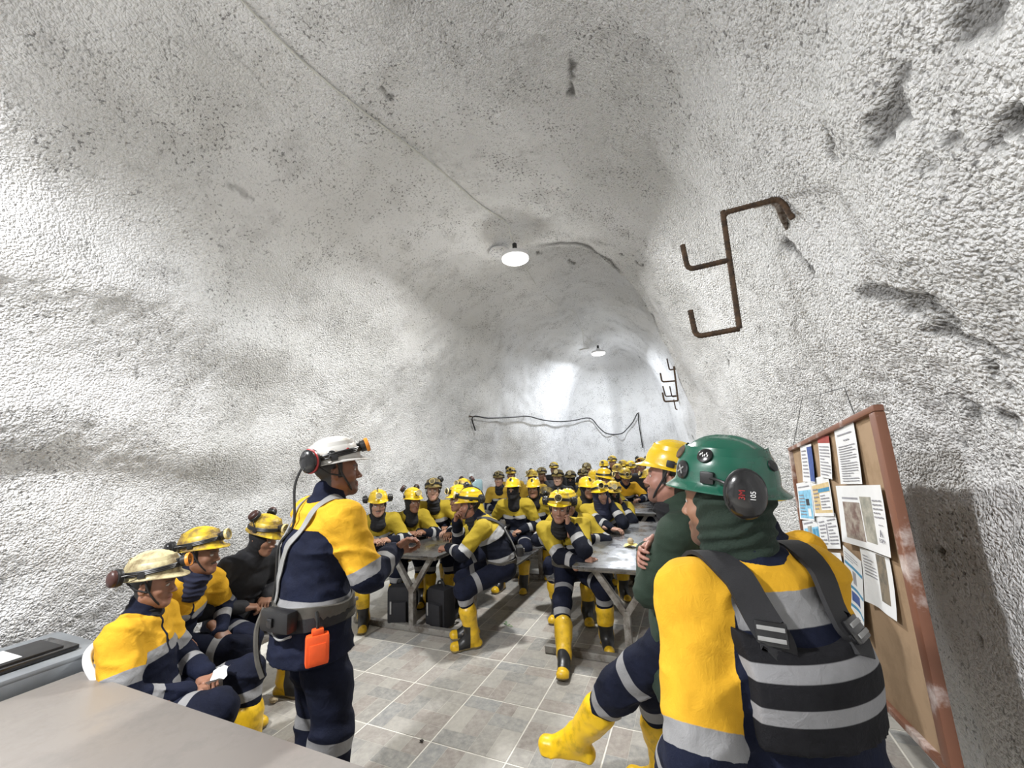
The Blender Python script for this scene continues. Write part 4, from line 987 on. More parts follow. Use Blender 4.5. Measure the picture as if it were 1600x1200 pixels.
def gear(kind):
    """small shared meshes in helmet frame"""
    if kind in GEAR: return GEAR[kind]
    b = MB(); name = kind.split('-')[0]
    if kind.startswith('headlamp'):
        bez = {'headlamp': 'ivory_bezel', 'headlamp-orange': 'orange_bezel', 'headlamp-black': 'black_rubber'}[kind]
        R = np.array(Matrix.Rotation(RAD(-80), 3, 'X')); c = np.array([0, .127, .040])
        b.box((0, .114, .035), (.040, .022, .050), 'black_rubber', bev=.006)
        b.lathe([(.020, 0), (.028, .004), (.030, .026), (.030, .028)], 'black_rubber', 20, c, R)
        b.lathe([(.030, .027), (.035, .029), (.036, .041), (.033, .045), (.030, .042), (.029, .038)], bez, 24, c, R); b.lathe([(.030, .038), (.020, .033), (.001, .030)], 'lens', 20, c, R)
        name = 'headlamp'
    elif kind == 'clip':
        b.box((0, .110, .072), (.030, .012, .044), 'black_rubber', np.array(Matrix.Rotation(RAD(38), 3, 'X')), .004); b.box((0, .115, .075), (.018, .006, .02), 'black_gloss', np.array(Matrix.Rotation(RAD(38), 3, 'X')), .002); name = 'lamp_clip'
    elif kind == 'band':
        P = []
        for k in range(48):
            a = 2 * math.pi * k / 48; P.append((.1065 * math.cos(a), .1285 * math.sin(a), .022 + .010 * math.sin(a)))
        for dz in (-.008, 0, .008): b.tube(np.array(P) + [0, 0, dz], .0058, 'black_rubber', 6, closed=True)
        name = 'headband'
    elif kind == 'chin_strap':
        for s in (1,):
            b.tube(spline([(-.098, .01, -.01), (-.088, .025, -.07), (-.062, .050, -.135), (0, .062, -.178), (.062, .050, -.135), (.088, .025, -.07), (.098, .01, -.01)], 6), .0048, 'black_web', 6)
        for s in (-1, 1): b.tube([(s * .085, -.07, -.02), (s * .088, -.03, -.06), (s * .086, .02, -.08)], .004, 'black_web', 6)
    elif kind == 'cable':
        b.tube(spline([(0, .108, .07), (.012, .055, .120), (.0, -.03, .124), (-.01, -.105, .078), (-.01, -.136, .0)], 6), .0045, 'wire_black', 6); name = 'lamp_cable'
    elif kind.startswith('muff'):
        _, pos, mat = kind.split('-'); s = -1 if pos[0] == 'l' else 1
        P_ = {'up': ((s * .080, -.05, .098), (s * .75, -.35, .65)), 'back': ((s * .108, -.096, .014), (s * .80, -.60, .05)), 'rear': ((s * .112, -.086, -.010), (s * .86, -.50, -.05)), 'side': ((s * .122, -.035, .008), (s, -.12, -.05))}[pos[1:]]
        c = np.array(P_[0]); z = nrm(P_[1]); x = nrm(np.cross([0, 0, 1.], z)); y = np.cross(z, x); R = np.stack([x, y, z], 1)
        sc_ = {'big': 1.3, 'red': 1.3}.get(mat, 1.)
        m0 = 'maroon_plastic' if mat == 'maroon' else 'black_gloss'; m1 = 'red_plastic' if mat in ('red',) else 'black_rubber'
        b.lathe([(.024 * sc_, -.012), (.034 * sc_, -.010), (.036 * sc_, .002), (.034 * sc_, .008)], 'black_rubber', 24, c, R, (.95, 1.22)); b.lathe([(.034 * sc_, .006), (.0365 * sc_, .008), (.0365 * sc_, .014), (.034 * sc_, .016)], m1, 24, c, R, (.95, 1.22))
        b.lathe([(.033 * sc_, .015), (.034 * sc_, .028), (.028 * sc_, .038), (.014 * sc_, .043), (.001, .044)], m0, 24, c, R, (.95, 1.22))
        a = np.array([s * .105, .0, .012]); b.tube(spline([a, (a + c) / 2 + np.array([s * .02, 0, .01]), c + z * .03], 5), .0035, 'black_rubber', 6); b.box(a, (.016, .034, .03), 'black_rubber', bev=.006); name = 'ear_muff'
    elif kind == 'goggles':
        b.tube(spline([(-.118, -.02, .02), (-.11, .07, .05), (-.06, .125, .075), (0, .14, .08), (.06, .125, .075), (.11, .07, .05), (.118, -.02, .02)], 5), .007, 'black_rubber', 6)
        for s in (-1, 1): b.box((s * .036, .138, .085), (.062, .03, .045), 'black_gloss', np.array(Matrix.Rotation(RAD(-25) * s, 3, 'Z')), .012)
    GEAR[kind] = (name, b.mesh(name)); return GEAR[kind]

# ------------------------------------------------------------------ people
def Rz(a): c, s = math.cos(a), math.sin(a); return np.array([[c, -s, 0], [s, c, 0], [0, 0, 1.]])
def Rx(a): c, s = math.cos(a), math.sin(a); return np.array([[1., 0, 0], [0, c, -s], [0, s, c]])
def Ry(a): c, s = math.cos(a), math.sin(a); return np.array([[c, 0, s], [0, 1., 0], [-s, 0, c]])
def ik(a, t, l1, l2, pole):
    a = np.asarray(a, float); t = np.asarray(t, float); d = t - a; L_ = np.linalg.norm(d); d = d / (L_ + 1e-9); L_ = min(L_, (l1 + l2) * .995); L_ = max(L_, abs(l1 - l2) + .02); t = a + d * L_
    x = (l1 * l1 - l2 * l2 + L_ * L_) / (2 * L_); h = math.sqrt(max(l1 * l1 - x * x, 0)); p = np.asarray(pole, float); p = p - d * (p @ d); p = nrm(p)
    return a + d * x + p * h, t
def frame(y, zhint):
    y = nrm(y); z = np.asarray(zhint, float); z = nrm(z - y * (z @ y)); x = np.cross(y, z); return np.stack([x, y, z], 1)
def pose(S):
    J = {}; sit = S.get('sit', True); seat = S.get('seat', .45); zp = seat + .085 if sit else S.get('hip', .93)
    lean = RAD(S.get('lean', 12 if sit else 2)); side = RAD(S.get('side', 0)); tw = RAD(S.get('twist', 0)); slump = RAD(S.get('slump', 14 if sit else 3))
    J['P0'] = P0 = np.array([0, 0, zp]); p = P0; out = []
    for l, f in ((.13, -.2), (.18, .5), (.19, 1.1)):
        a = lean + slump * f; p = p + Rz(tw * .5) @ np.array([math.sin(side) * l, math.sin(a) * l * math.cos(side), math.cos(a) * l]); out.append(p)
    J['P1'], J['P2'], J['P3'] = out; up = nrm(J['P3'] - J['P2'])
    lat = Rz(tw) @ np.array([1., 0, 0]); lat = nrm(lat - up * (lat @ up) * .6); lat = nrm(lat + np.array([0, 0, -math.sin(side) * .6])); J['lat'] = lat; J['up'] = up; J['fwd'] = np.cross(up, lat) if False else nrm(np.cross(up, lat))
    sh = S.get('shrug', 0.); sw = S.get('sw', .180)
    for s, n in ((-1, 'L'), (1, 'R')): J['S' + n] = J['P3'] - up * (.055 - sh) + lat * s * sw + J['fwd'] * .012
    R = Rz(RAD(S.get('hy', 0))) @ Rx(RAD(S.get('hp', 0))) @ Ry(RAD(S.get('hr', 0)))
    na = lean + slump * 1.1; nd = Rz(tw * .5) @ np.array([math.sin(side) * .5, math.sin(na * .45), math.cos(na * .45)]); J['H'] = J['P3'] + nrm(nd) * .132 + R @ np.array([0, .045, .02]) + np.array([0, S.get('hf', 0.), 0]); J['HR'] = R
    for s, n in ((-1, 'L'), (1, 'R')):
        hip = P0 + np.array([s * .09, 0, 0]); J['hip' + n] = hip; ft = S.get('feet', {}).get(n)
        if ft is None: ft = (s * .15, .40, 0.) if sit else (s * .11, .02, 0.)
        ft = np.asarray(ft, float); ang = RAD(S.get('toe', {}).get(n, -s * 12)); td = Rz(ang) @ np.array([0, 1., 0]); ank = ft + np.array([0, 0, .09])
        pole = S.get('kpole', {}).get(n, (s * .25, .6, 1.) if sit else (s * .1, 1., .2))
        k, ank = ik(hip, ank, .425, .425, pole); J['K' + n] = k; J['A' + n] = ank; J['T' + n] = td
    for s, n in ((-1, 'L'), (1, 'R')):
        h = S.get('hand' + n, S.get('arms', 'lap' if sit else 'down')); sp = None
        if isinstance(h, str):
            if h == 'lap': w, d, nz, v, pole = (s * .095, .235, zp + .115), (-s * .75, .6, -.15), (0, .1, 1), 'cup', (s * .9, -.5, -.7)
            elif h == 'table': w, d, nz, v, pole = (s * .17, .40, .80), (-s * .8, .6, 0), (0, 0, 1), 'relax', (s * 1., -.2, -.6)
            elif h == 'clasp': w, d, nz, v, pole = (s * .10, .40, .83), (-s * .75, .6, .2), (s * .5, 0, .8), 'cup', (s * 1., -.2, -.6)
            elif h == 'knee': w, d, nz, v, pole = J['K' + n] + np.array([-s * .01, -.14, .105]), (0, .8, -.5), (0, .3, 1), 'relax', (s * .9, -.6, -.1)
            elif h == 'cheek': w = J['H'] + R @ np.array([s * .088, .045, -.135]); d, nz, v, pole = J['HR'] @ np.array([-s * .12, -.1, 1.]), J['HR'] @ np.array([s, .2, 0]), 'fist', (s * .35, .75, -.8)
            elif h == 'mouth': w = J['H'] + R @ np.array([s * .055, .150, -.135]); d, nz, v, pole = J['HR'] @ np.array([-s * .5, -.15, 1.]), J['HR'] @ np.array([s * .6, .8, 0]), 'cup', (s * .4, .7, -.8)
            elif h == 'crossed': w = J['P2'] + lat * (-s * .085) + J['fwd'] * (.20 if s < 0 else .165) + up * (.0 if s < 0 else .035); d, nz, v, pole = (-s * 1., .25, .05), (0, 1, .2), 'relax', (s * 1., .1, -1.)
            else: w, d, nz, v, pole = J['S' + n] + np.array([s * .07, .05, -.53]), (0, .1, -1), (s, 0, 0), 'relax', (s * .3, -1., 0)
        else: w, d, nz, v, pole = h
        e, w2 = ik(J['S' + n], w, .285, .255, pole); J['E' + n] = e; J['W' + n] = w2; J['HF' + n] = frame(d, nz); J['HV' + n] = v
    return J
SEED = [0]
def person(S):
    SEED[0] += 1; sd = SEED[0] * 17; sit = S.get('sit', True); dist = S['d']; sc = S.get('scale', 1.)
    yaw = math.atan2(-S['to'][0], S['to'][1]); Rw = Rz(yaw); P = at_depth(S['top'][0], S['top'][1], dist)
    for _ in range(3):                       # fit seat height or stature, then bring world-space hand and foot marks into the body's frame
        J = pose(S); ht = (J['H'] + J['HR'] @ np.array([0, -.01, .165])) * sc
        if sit: S['seat'] = min(max(S.get('seat', .45) + (P[2] - ht[2]) / sc, .36), .95)
        else: sc *= P[2] / ht[2]
        root = P - Rw @ ht; root[2] = 0
        def loc(w): return Rw.T @ (np.asarray(w, float) - root) / sc
        for n in 'LR':
            if 'w' + n in S: w, d, nz, v, pole = S['w' + n]; S['hand' + n] = (loc(w), Rw.T @ np.asarray(d, float), Rw.T @ np.asarray(nz, float), v, pole)
            if 'foot' + n in S: S.setdefault('feet', {})[n] = loc(S['foot' + n])
    J = pose(S)
    res = S.get('res', .008 if dist < 2.4 else .0115 if dist < 4.3 else .016 if dist < 6 else .023); hres = S.get('hres', .0040 if dist < 2.6 else .0058 if dist < 5 else .009)
    hand_res = .0038 if dist < 3 else .0058 if dist < 5 else .0075
    slim = S.get('slim', 1.); lat, up, fwd = J['lat'], J['up'], J['fwd']; P0, P1, P2, P3 = J['P0'], J['P1'], J['P2'], J['P3']; plat = np.array([1., 0, 0])
    # --- body: one continuous skin under the clothes
    q = .80
    B = [ec(P0 + [0, 0, -.02], P1, plat, (.15 * q, .11 * q), (.14 * q, .10 * q), k=.06), ec(P1, P2, plat + lat, (.14 * q, .10 * q), (.165 * q, .11 * q), k=.06), ec(P2, P3 - up * .05, lat, (.165 * q, .11 * q), (.13 * q, .085 * q), k=.06), rc(P3 - up * .04, J['H'] + J['HR'] @ np.array([0, -.03, -.07]), .050, .050, k=.04)]
    for n in 'LR':
        B += [rc(P3 - up * .06, J['S' + n], .055, .055, k=.04), rc(J['S' + n], J['E' + n], .050, .040, k=.03), rc(J['E' + n], J['W' + n], .040, .028, k=.02), rc(J['hip' + n], J['K' + n], .075, .055, k=.05), rc(J['K' + n], J['A' + n], .055, .040, k=.03), rc(J['A' + n], J['A' + n] + J['T' + n] * .1 - [0, 0, .04], .036, .03, k=.03)]
    V, F = build_surf(B, max(res * 2., .034)); parts = [(V, F, np.zeros((len(V), 4)))]
    hv, hf, hc = head_mesh(S.get('face', 'plain'), hres); parts.append((hv @ J['HR'].T + J['H'], hf, hc))
    for n, s in (('L', -1), ('R', 1)):
        v_, f_, c_ = hand_mesh(J['HV' + n], s, hand_res); parts.append((v_ @ J['HF' + n].T + J['W' + n], f_, c_))
    off = 0; VV, FF, CC = [], [], []
    for v_, f_, c_ in parts: VV.append(v_); FF.append(f_ + off); CC.append(c_); off += len(v_)
    VV = np.concatenate(VV); FF = np.concatenate(FF); CC = np.concatenate(CC)
    # --- place it
    S['root'] = root; S['yaw'] = yaw; S['J'] = J
    body = link('person', mesh_arr('person', VV, FF, [M['skin']], colors={'tint': CC})); body.location = root; body.rotation_euler = (0, 0, yaw); body.scale = (sc,) * 3
    sk = S.get('skin', (.33, .17, .10)); body.color = (*sk, 1); tag(body, S['label'], 'person', S.get('group', 'miners listening to the briefing'))
    # --- jacket
    def wr(amp, f):
        def w(x, y, z):
            a1 = np.abs(vnoise(x * f * .55 + z * f * .35, y * f * .6, z * f * 1.5 - x * f * .6 + y * f * .5, sd)); a2 = np.abs(vnoise(x * f * 1.1 - z * f * .7, y * f * 1.2, z * f * 2.6 + x * f * 1.0, sd + 2))
            return amp * (.7 * vnoise(x * 5., y * 5., z * 6., sd + 1) + 1.1 * (np.minimum(a1, .45) * 3.2 - .7) + .6 * (np.minimum(a2, .4) * 3. - .6))
        return w
    j = S.get('bulk', 1.); T0, A0, A1 = 1, 2, 3
    if sit: base = [ec(P0 + [0, .02, .02], P1, plat, (.185 * j, .145 * j), (.170 * j, .135 * j), k=.06, lab=1)]
    else: base = [ec(P0 + [0, -.005, -.17], P0 + [0, 0, .04], plat, (.225 * j, .18 * j), (.190 * j, .148 * j), k=.05, lab=1), ec(P0 + [0, 0, .03], P1, plat, (.178 * j, .135 * j), (.172 * j, .130 * j), k=.05, lab=1)]
    JP = base + [ec(P1, P2, plat + lat, (.172 * j, .130 * j), (.190 * j, .138 * j), k=.05, lab=1), ec(P2, P3 - up * .065, lat, (.190 * j, .138 * j), (.150 * j, .098 * j), k=.05, lab=1), ec(P3 - up * .05, P3 + nrm(J['H'] - P3) * .045 + fwd * .004, lat, (.084, .082), (.076, .076), k=.03, lab=4)]
    for n, l in (('L', 2), ('R', 3)):
        S_, E_, W_ = J['S' + n], J['E' + n], J['W' + n]
        JP += [rc(P3 - up * .055, S_, .072, .076, k=.05, lab=1), rc(S_, E_, .080 * j, .070 * j, k=.035, lab=l), rc(E_, W_ - nrm(W_ - E_) * .01, .070 * j, .050, k=.02, lab=l)]
    zc = P0[2] - S.get('hem', .25)
    V, F = build_surf(JP, res, cut=None if sit else (lambda X, Y, Z: np.maximum(zc - Z, -9) + 0 * X + 0 * Y), warp=wr(.0068, 9.), f=.3)
    Ds = np.stack([ev(p, V[:, 0], V[:, 1], V[:, 2]) for p in JP]); lab = np.array([p['lab'] for p in JP])[np.argmin(Ds, 0)]
    ch = [P0, P1, P2, P3]; cum = np.concatenate([[0], np.cumsum([np.linalg.norm(ch[i + 1] - ch[i]) for i in range(3)])]); best = np.full(len(V), 9.); tt = np.zeros(len(V))
    for i in range(3):
        d = ch[i + 1] - ch[i]; t = ((V - ch[i]) @ d) / (d @ d); tc = np.clip(t, -9 if i == 0 else 0, 9 if i == 2 else 1); e = np.linalg.norm(V - ch[i] - np.clip(t, 0, 1)[:, None] * d, axis=1); u = e < best; best[u] = e[u]; tt[u] = (cum[i] + tc * np.linalg.norm(d))[u]
    yk = S.get('yoke', .345); yel = tt - yk; stp = .033 - np.abs(tt - (yk - .030)); stp = np.maximum(stp, .024 - np.abs(tt - .09))
    if S.get('noback'): stp = np.where(((V - P2) @ fwd < -.02) & (tt > .2), -1, stp); yel = np.where((V - P2) @ fwd < -.02, tt - yk + .03, yel)
    for n, l in (('L', 2), ('R', 3)):
        a = lab == l; S_, E_, W_ = J['S' + n], J['E' + n], J['W' + n]; d1 = nrm(E_ - S_); d2 = nrm(W_ - E_); L1 = np.linalg.norm(E_ - S_)
        s1 = (V - S_) @ d1; s2 = (V - E_) @ d2; fore = (np.linalg.norm(V - (S_ + np.clip(s1, 0, L1)[:, None] * d1), axis=1) > np.linalg.norm(V - (E_ + np.clip(s2, 0, .3)[:, None] * d2), axis=1)); sa = np.where(fore, L1 + s2, s1)
        ye = np.where(fore, -.1, S.get('sleeve', .225) - s1); st = np.where(fore, .024 - np.abs(s2 - .12), .032 - np.abs(s1 - S.get('sleeve', .225) - .026))
        yel = np.where(a, ye, yel); stp = np.where(a, st, stp)
    fx = (V - P2) @ lat; frn = ((V - P2) @ fwd > .04) & (lab == 1); yel = np.where(frn, np.minimum(yel, np.abs(fx) - .009), yel); stp = np.where(frn, np.minimum(stp, np.abs(fx) - .009), stp)
    yel = np.where(lab == 4, -.1, yel); stp = np.where(lab == 4, -.1, stp)
    if S.get('plainjacket'): stp = np.full(len(V), -.1)
    yel, stp = soften(yel, F), soften(stp, F)
    jm = mesh_arr('jacket', V, F, [M[S.get('wear', 'wear_lemon')]], attrs={'yel': yel, 'stp': stp}); jk = link('jacket', jm, body)
    S['bvh'] = BVHTree.FromPolygons(V.tolist(), F.tolist()); S['body'] = body
    # --- trousers
    TP = [ec(P0 + [0, 0, -.01], P0 + [0, 0, .08], plat, (.162, .125), (.155, .12), k=.05)]
    over = S.get('over', False)
    for n, l in (('L', 2), ('R', 3)):
        h, k, a = J['hip' + n], J['K' + n], J['A' + n]; dn = nrm(a - k); L2 = np.linalg.norm(a - k)
        TP += [rc(h, k, .104, .088, k=.05, lab=l), rc(k, k + dn * (L2 - (.02 if over else .22)), .088, .092 if over else .062, k=.03, lab=l)]
    V, F = build_surf(TP, res * 1.2, wr(.0078, 8.), f=.3)
    stp = np.full(len(V), -.1)
    for n in 'LR':
        h, k, a = J['hip' + n], J['K' + n], J['A' + n]; d1 = nrm(k - h); d2 = nrm(a - k); s1 = (V - h) @ d1; s2 = (V - k) @ d2
        e1 = np.linalg.norm(V - h - np.clip(s1, 0, .425)[:, None] * d1, axis=1); e2 = np.linalg.norm(V - k - np.clip(s2, 0, .425)[:, None] * d2, axis=1); o = J['hipR' if n == 'L' else 'hipL']; ko = J['KR' if n == 'L' else 'KL']; ao = J['AR' if n == 'L' else 'AL']
        do = nrm(ko - o); so = np.clip((V - o) @ do, 0, .425); eo = np.linalg.norm(V - o - so[:, None] * do, axis=1); dk = nrm(ao - ko); sk_ = np.clip((V - ko) @ dk, 0, .425); eo = np.minimum(eo, np.linalg.norm(V - ko - sk_[:, None] * dk, axis=1))
        mine = np.minimum(e1, e2) < eo; st = np.where(e1 < e2, -.1 if S.get('nothigh') else .025 - np.abs(s1 - .30), .026 - np.abs(s2 - S.get('shinstrip', .10))); stp = np.where(mine, np.maximum(stp, st), stp)
    link('trousers', mesh_arr('trousers', V, F, [M['wear_navy']], attrs={'yel': np.full(len(V), -.1), 'stp': stp}), body)
    # --- boots
    for n, s in (('L', -1), ('R', 1)):
        k, a, td = J['K' + n], J['A' + n], J['T' + n]; sh = nrm(k - a); lt_ = np.cross(td, [0, 0, 1.]); g = a * [1, 1, 0] + [0, 0, a[2] - .09]
        bp = [rc(a + sh * .235, a + sh * .03, .082, .060, k=.03), rc(a, g + td * .075 + [0, 0, .055], .054, .046, k=.05), ec(g - td * .055 + [0, 0, .034], g + td * .165 + [0, 0, .036], lt_, (.043, .036), (.048, .040), k=.03), ec(g - td * .06 + [0, 0, .012], g + td * .175 + [0, 0, .012], lt_, (.048, .016), (.055, .016), k=.01)]
        V, F = build_surf(bp, max(res, .010) if dist < 4.5 else .020, wr(.004, 9.)); r = V - g; f = r @ td; hgt = r[:, 2]
        blk = np.where(hgt < .30, np.minimum(np.minimum(f - .030 + .02 * (hgt > .2), .135 - f), .20 - hgt), -.1) if S.get('boots', 'two') == 'two' else np.full(len(V), -.1)
        link('boot', mesh_arr('boot', V, F, [M['boot_clean' if S.get('boots') == 'yellow' else 'boot']], attrs={'blk': blk, 'sole': .022 - hgt if S.get('boots') != 'yellow' else .006 - hgt}), body)
    # --- headgear
    HM = Matrix([list(J['HR'][i]) + [J['H'][i]] for i in range(3)] + [[0, 0, 0, 1]])
    for st, mt in S.get('hood', []): link('hood' if st == 'hood' else 'scarf' if st in ('wrap', 'gaiter') else 'balaclava', hood_mesh(st, mt, max(hres, .005)), body, HM)
    hm = link('helmet', helmet_mesh(S.get('hmat', 'helmet_yellow'), S.get('brim', 'peak')), body, HM @ Matrix.Translation((0, -.014, .055)) @ Matrix.Rotation(RAD(S.get('tilt', 7)), 4, 'X')); S['helmet'] = hm; S['HM'] = HM
    for g_ in S.get('gear', ['headlamp', 'band', 'chin_strap']):
        nm, me = gear(g_); link(nm, me, hm)
    return body
def surf_pts(S, P, lift):
    """snap person-frame points to the jacket"""
    out, nn = [], []
    for p in P:
        h, n_, i, d = S['bvh'].find_nearest(Vector(p)); out.append(np.array(h) + np.array(n_) * lift); nn.append(np.array(n_))
    return np.array(out), np.array(nn)
def ribbon(S, P, w, t, mat, name, lift=.006, m=10, closed=False):
    P = spline(P, m) if not closed else np.asarray(P, float); Q, Nn = surf_pts(S, P, lift)
    k = np.array([.25, .5, .25])
    for _ in range(3):
        Q2 = Q.copy(); N2 = Nn.copy()
        if closed: Q2 = .25 * np.roll(Q, 1, 0) + .5 * Q + .25 * np.roll(Q, -1, 0); N2 = .25 * np.roll(Nn, 1, 0) + .5 * Nn + .25 * np.roll(Nn, -1, 0)
        else: Q2[1:-1] = .25 * Q[:-2] + .5 * Q[1:-1] + .25 * Q[2:]; N2[1:-1] = .25 * Nn[:-2] + .5 * Nn[1:-1] + .25 * Nn[2:]
        Q, Nn = Q2, N2
    T = np.gradient(Q, axis=0) if not closed else np.roll(Q, -1, 0) - np.roll(Q, 1, 0)
    V, F = [], []; K = len(Q)
    for i in range(K):
        n_ = nrm(Nn[i]); sd = nrm(np.cross(T[i], n_)); V += [Q[i] - sd * w / 2, Q[i] + sd * w / 2, Q[i] + sd * w / 2 + n_ * t, Q[i] - sd * w / 2 + n_ * t]
    for i in range(K if closed else K - 1):
        a, c = i * 4, ((i + 1) % K) * 4
        for j in range(4): F.append((a + j, a + (j + 1) % 4, c + (j + 1) % 4, c + j))
    if not closed: F += [(3, 2, 1, 0), ((K - 1) * 4, (K - 1) * 4 + 1, (K - 1) * 4 + 2, (K - 1) * 4 + 3)]
    b = MB(); b.add(V, F, mat); return b.build(name, S['body'])
def belt(S, z, w, mat, name='belt', t=.006, r=.25, lift=.007, tilt=0.):
    P = []
    for k in range(40):
        a = 2 * math.pi * k / 40; P.append((r * math.cos(a), r * math.sin(a) * .8, z + tilt * math.cos(a)))
    # cast inwards so that arms do not catch it
    c = Vector((0, 0, z)); Q = []
    for p in P:
        o = Vector((0, 0, p[2])); d = (Vector(p) - o).normalized(); h = S['bvh'].ray_cast(o, d)[0]; Q.append(np.array(h) if h is not None and (h - o).length < .24 else np.array(o + d * .16))
    return ribbon(S, np.array(Q), w, t, mat, name, lift, closed=True)

# ------------------------------------------------------------------ the crowd
M['wear_black'] = workwear('vest_fabric', (.010, .010, .012), (.010, .010, .012), (.26, .26, .27))
SK1, SK2, SK3 = (.30, .155, .095), (.24, .12, .072), (.38, .215, .145)
W = {}
# standing presenter
W['presenter'] = dict(label='person in white helmet standing and gesturing, seen from behind, orange box on belt', d=2.1, top=(523, 684), to=(.30, .95), sit=False, hy=-24, hp=2, skin=(.20, .085, .048), face='lean', wear='wear_gold', noback=True,
    hmat='helmet_white', gear=['chin_strap', 'muff-lback-red', 'muff-rback-red', 'headlamp-orange', 'band'], over=True, yoke=.42, sleeve=.235, lean=3, hf=.0, shinstrip=.05, nothigh=True, hem=.13,
    wR=(at_depth(616, 862, 2.12), (.75, .25, .62), (-.3, .2, .9), 'pinch', (.7, -.6, -.8)), handL=((-.14, .30, 1.08), (.5, .6, .3), (0, -.2, 1), 'cup', (-.8, -.3, -.8)), feet={'L': (-.13, .06, 0), 'R': (.13, -.02, 0)})
# green helmet man in front
W['green'] = dict(label='person in green helmet and black vest seen from behind, nearest at the right', d=1.06, top=(1122, 684), to=(-.56, .83), sit=False, hy=30, hp=0, lean=4, wear='wear_gold', skin=SK1, face='stubble', hmat='helmet_green', brim='full',
    hood=[('wrap', 'knit_green')], gear=['muff-lrear-big', 'muff-rside-big'], yoke=.455, sleeve=.245, res=.007, bulk=1.02, sw=.168, handL=((-.215, .15, .95), (.3, .6, -.7), (-1, 0, 0), 'relax', (-.32, -.9, 0)), handR=((.05, .30, 1.04), (-.8, .5, -.1), (0, 1, .2), 'relax', (.7, -.6, -.3)))
# leaning man in green hoodie
W['hoodie'] = dict(label='person in green hoodie and yellow helmet leaning back with crossed arms', d=1.9, top=(1052, 690), to=(-1., .06), sit=False, hip=.86, lean=-12, slump=12, hy=-2, hp=8, wear='hoodie_green', plainjacket=True, skin=(.40, .20, .15), face='stubble', hood=[('gaiter', 'knit_black')],
    gear=['chin_strap', 'muff-lback-black', 'muff-rback-black'], arms='crossed', footL=(-.86, 2.26, 0), footR=(-.30, 2.36, 0), toe={'L': 6, 'R': -5}, boots='yellow', kpole={'L': (-.3, 1, .5), 'R': (.2, 1, .3)})
W['hidden'] = dict(label='person in yellow and navy workwear hidden between the green helmet and the notice board', d=1.72, top=(1164, 736), to=(-.6, .8), sit=False, hy=10, hp=-8, lean=6, wear='wear_gold', skin=SK2, hmat='helmet_yellow', gear=[], res=.012)
# three at the left wall
W['man_a'] = dict(label='person in faded yellow helmet with orange lamp seated on the white chair', d=2.2, top=(247, 861), to=(.80, .60), lean=-12, slump=10, sw=.165, sleeve=.165, hy=4, hp=-6, skin=(.33, .165, .105), face='plain', wear='wear_gold', hmat='helmet_faded', gear=['headlamp-orange', 'band', 'chin_strap', 'muff-lback-maroon', 'muff-rback-maroon'], hood=[('gaiter', 'knit_black')],
    feet={'L': (-.13, .46, 0), 'R': (.13, .40, 0)}, boots='two')
W['man_b'] = dict(label='person with hand on knee and scuffed yellow helmet, second from left by the wall', d=2.62, top=(318, 824), to=(.93, .22), lean=14, slump=14, hy=18, hp=-3, skin=SK2, face='broad', wear='wear_gold', hmat='helmet_worn', gear=['headlamp', 'band', 'muff-rback-black', 'muff-lback-black', 'chin_strap'], hood=[('gaiter', 'knit_navy')], handL='knee', handR='lap')
W['man_c'] = dict(label='person in plain black jacket with bowed head beside the presenter', d=3.1, top=(424, 806), to=(.92, .1), lean=14, slump=18, hy=8, hp=-22, skin=SK1, wear='jacket_black', plainjacket=True, hmat='helmet_worn', gear=['headlamp', 'band', 'muff-lup-maroon', 'muff-rup-maroon'], hood=[('open', 'knit_black')])
# left table
W['A'] = dict(label='person in clean yellow helmet and black hood, first at the left table beside the presenter', d=4.5, top=(591, 765), to=(.78, -.62), lean=20, hy=-6, hp=-6, skin=SK3, face='broad', hood=[('open', 'knit_black')], gear=['headlamp', 'cable', 'muff-lside-black', 'muff-rside-black'], arms='clasp')
W['B'] = dict(label='person with raised maroon ear muffs and clasped hands at the left table', d=4.85, top=(645, 762), to=(.85, -.5), lean=20, hy=6, hp=-4, skin=SK2, hood=[('open', 'knit_black')], gear=['headlamp', 'muff-lup-maroon', 'muff-rup-maroon'], arms='clasp')
W['C'] = dict(label='person in dark dirty helmet staring at the viewer from the left table end', d=5.2, top=(677, 747), to=(.6, -.8), lean=8, hy=-8, hp=5, skin=(.42, .25, .18), hmat='helmet_dirty', gear=['headlamp', 'band', 'muff-lup-black', 'chin_strap'], hood=[('gaiter', 'knit_black')], arms='table')
W['E'] = dict(label='person in profile with hand to mouth at the front end of the left table', d=4.0, top=(733, 763), to=(-.88, -.48), lean=16, slump=20, hy=2, hp=-5, skin=(.30, .14, .09), face='lean', hmat='helmet_yellow', hood=[('gaiter', 'knit_black')], gear=['headlamp', 'band', 'chin_strap', 'cable', 'muff-lback-black', 'muff-rback-black'],
    wL=(at_depth(700, 856, 3.86), (-1, -.1, 0), (0, -.2, 1), 'fist', (-.9, .1, -.7)), handR='mouth', footL=(-1.99, 3.42, 0), footR=(-2.12, 3.62, 0), toe={'L': 14, 'R': 10})
W['D'] = dict(label='person with raised ear muffs half hidden behind the man with hand to mouth', d=5.3, top=(724, 748), to=(-.3, -.95), lean=10, hy=10, hp=0, skin=SK1, hmat='helmet_worn', gear=['headlamp', 'muff-lup-maroon', 'muff-rup-maroon', 'band'], arms='table')
W['F'] = dict(label='person hidden directly behind the profile man, only helmet and shoulder in view', d=4.7, top=(715, 758), to=(-.6, -.8), lean=24, hy=12, hp=-4, skin=SK1, hmat='helmet_yellow', gear=['headlamp', 'muff-lup-black'], arms='table')
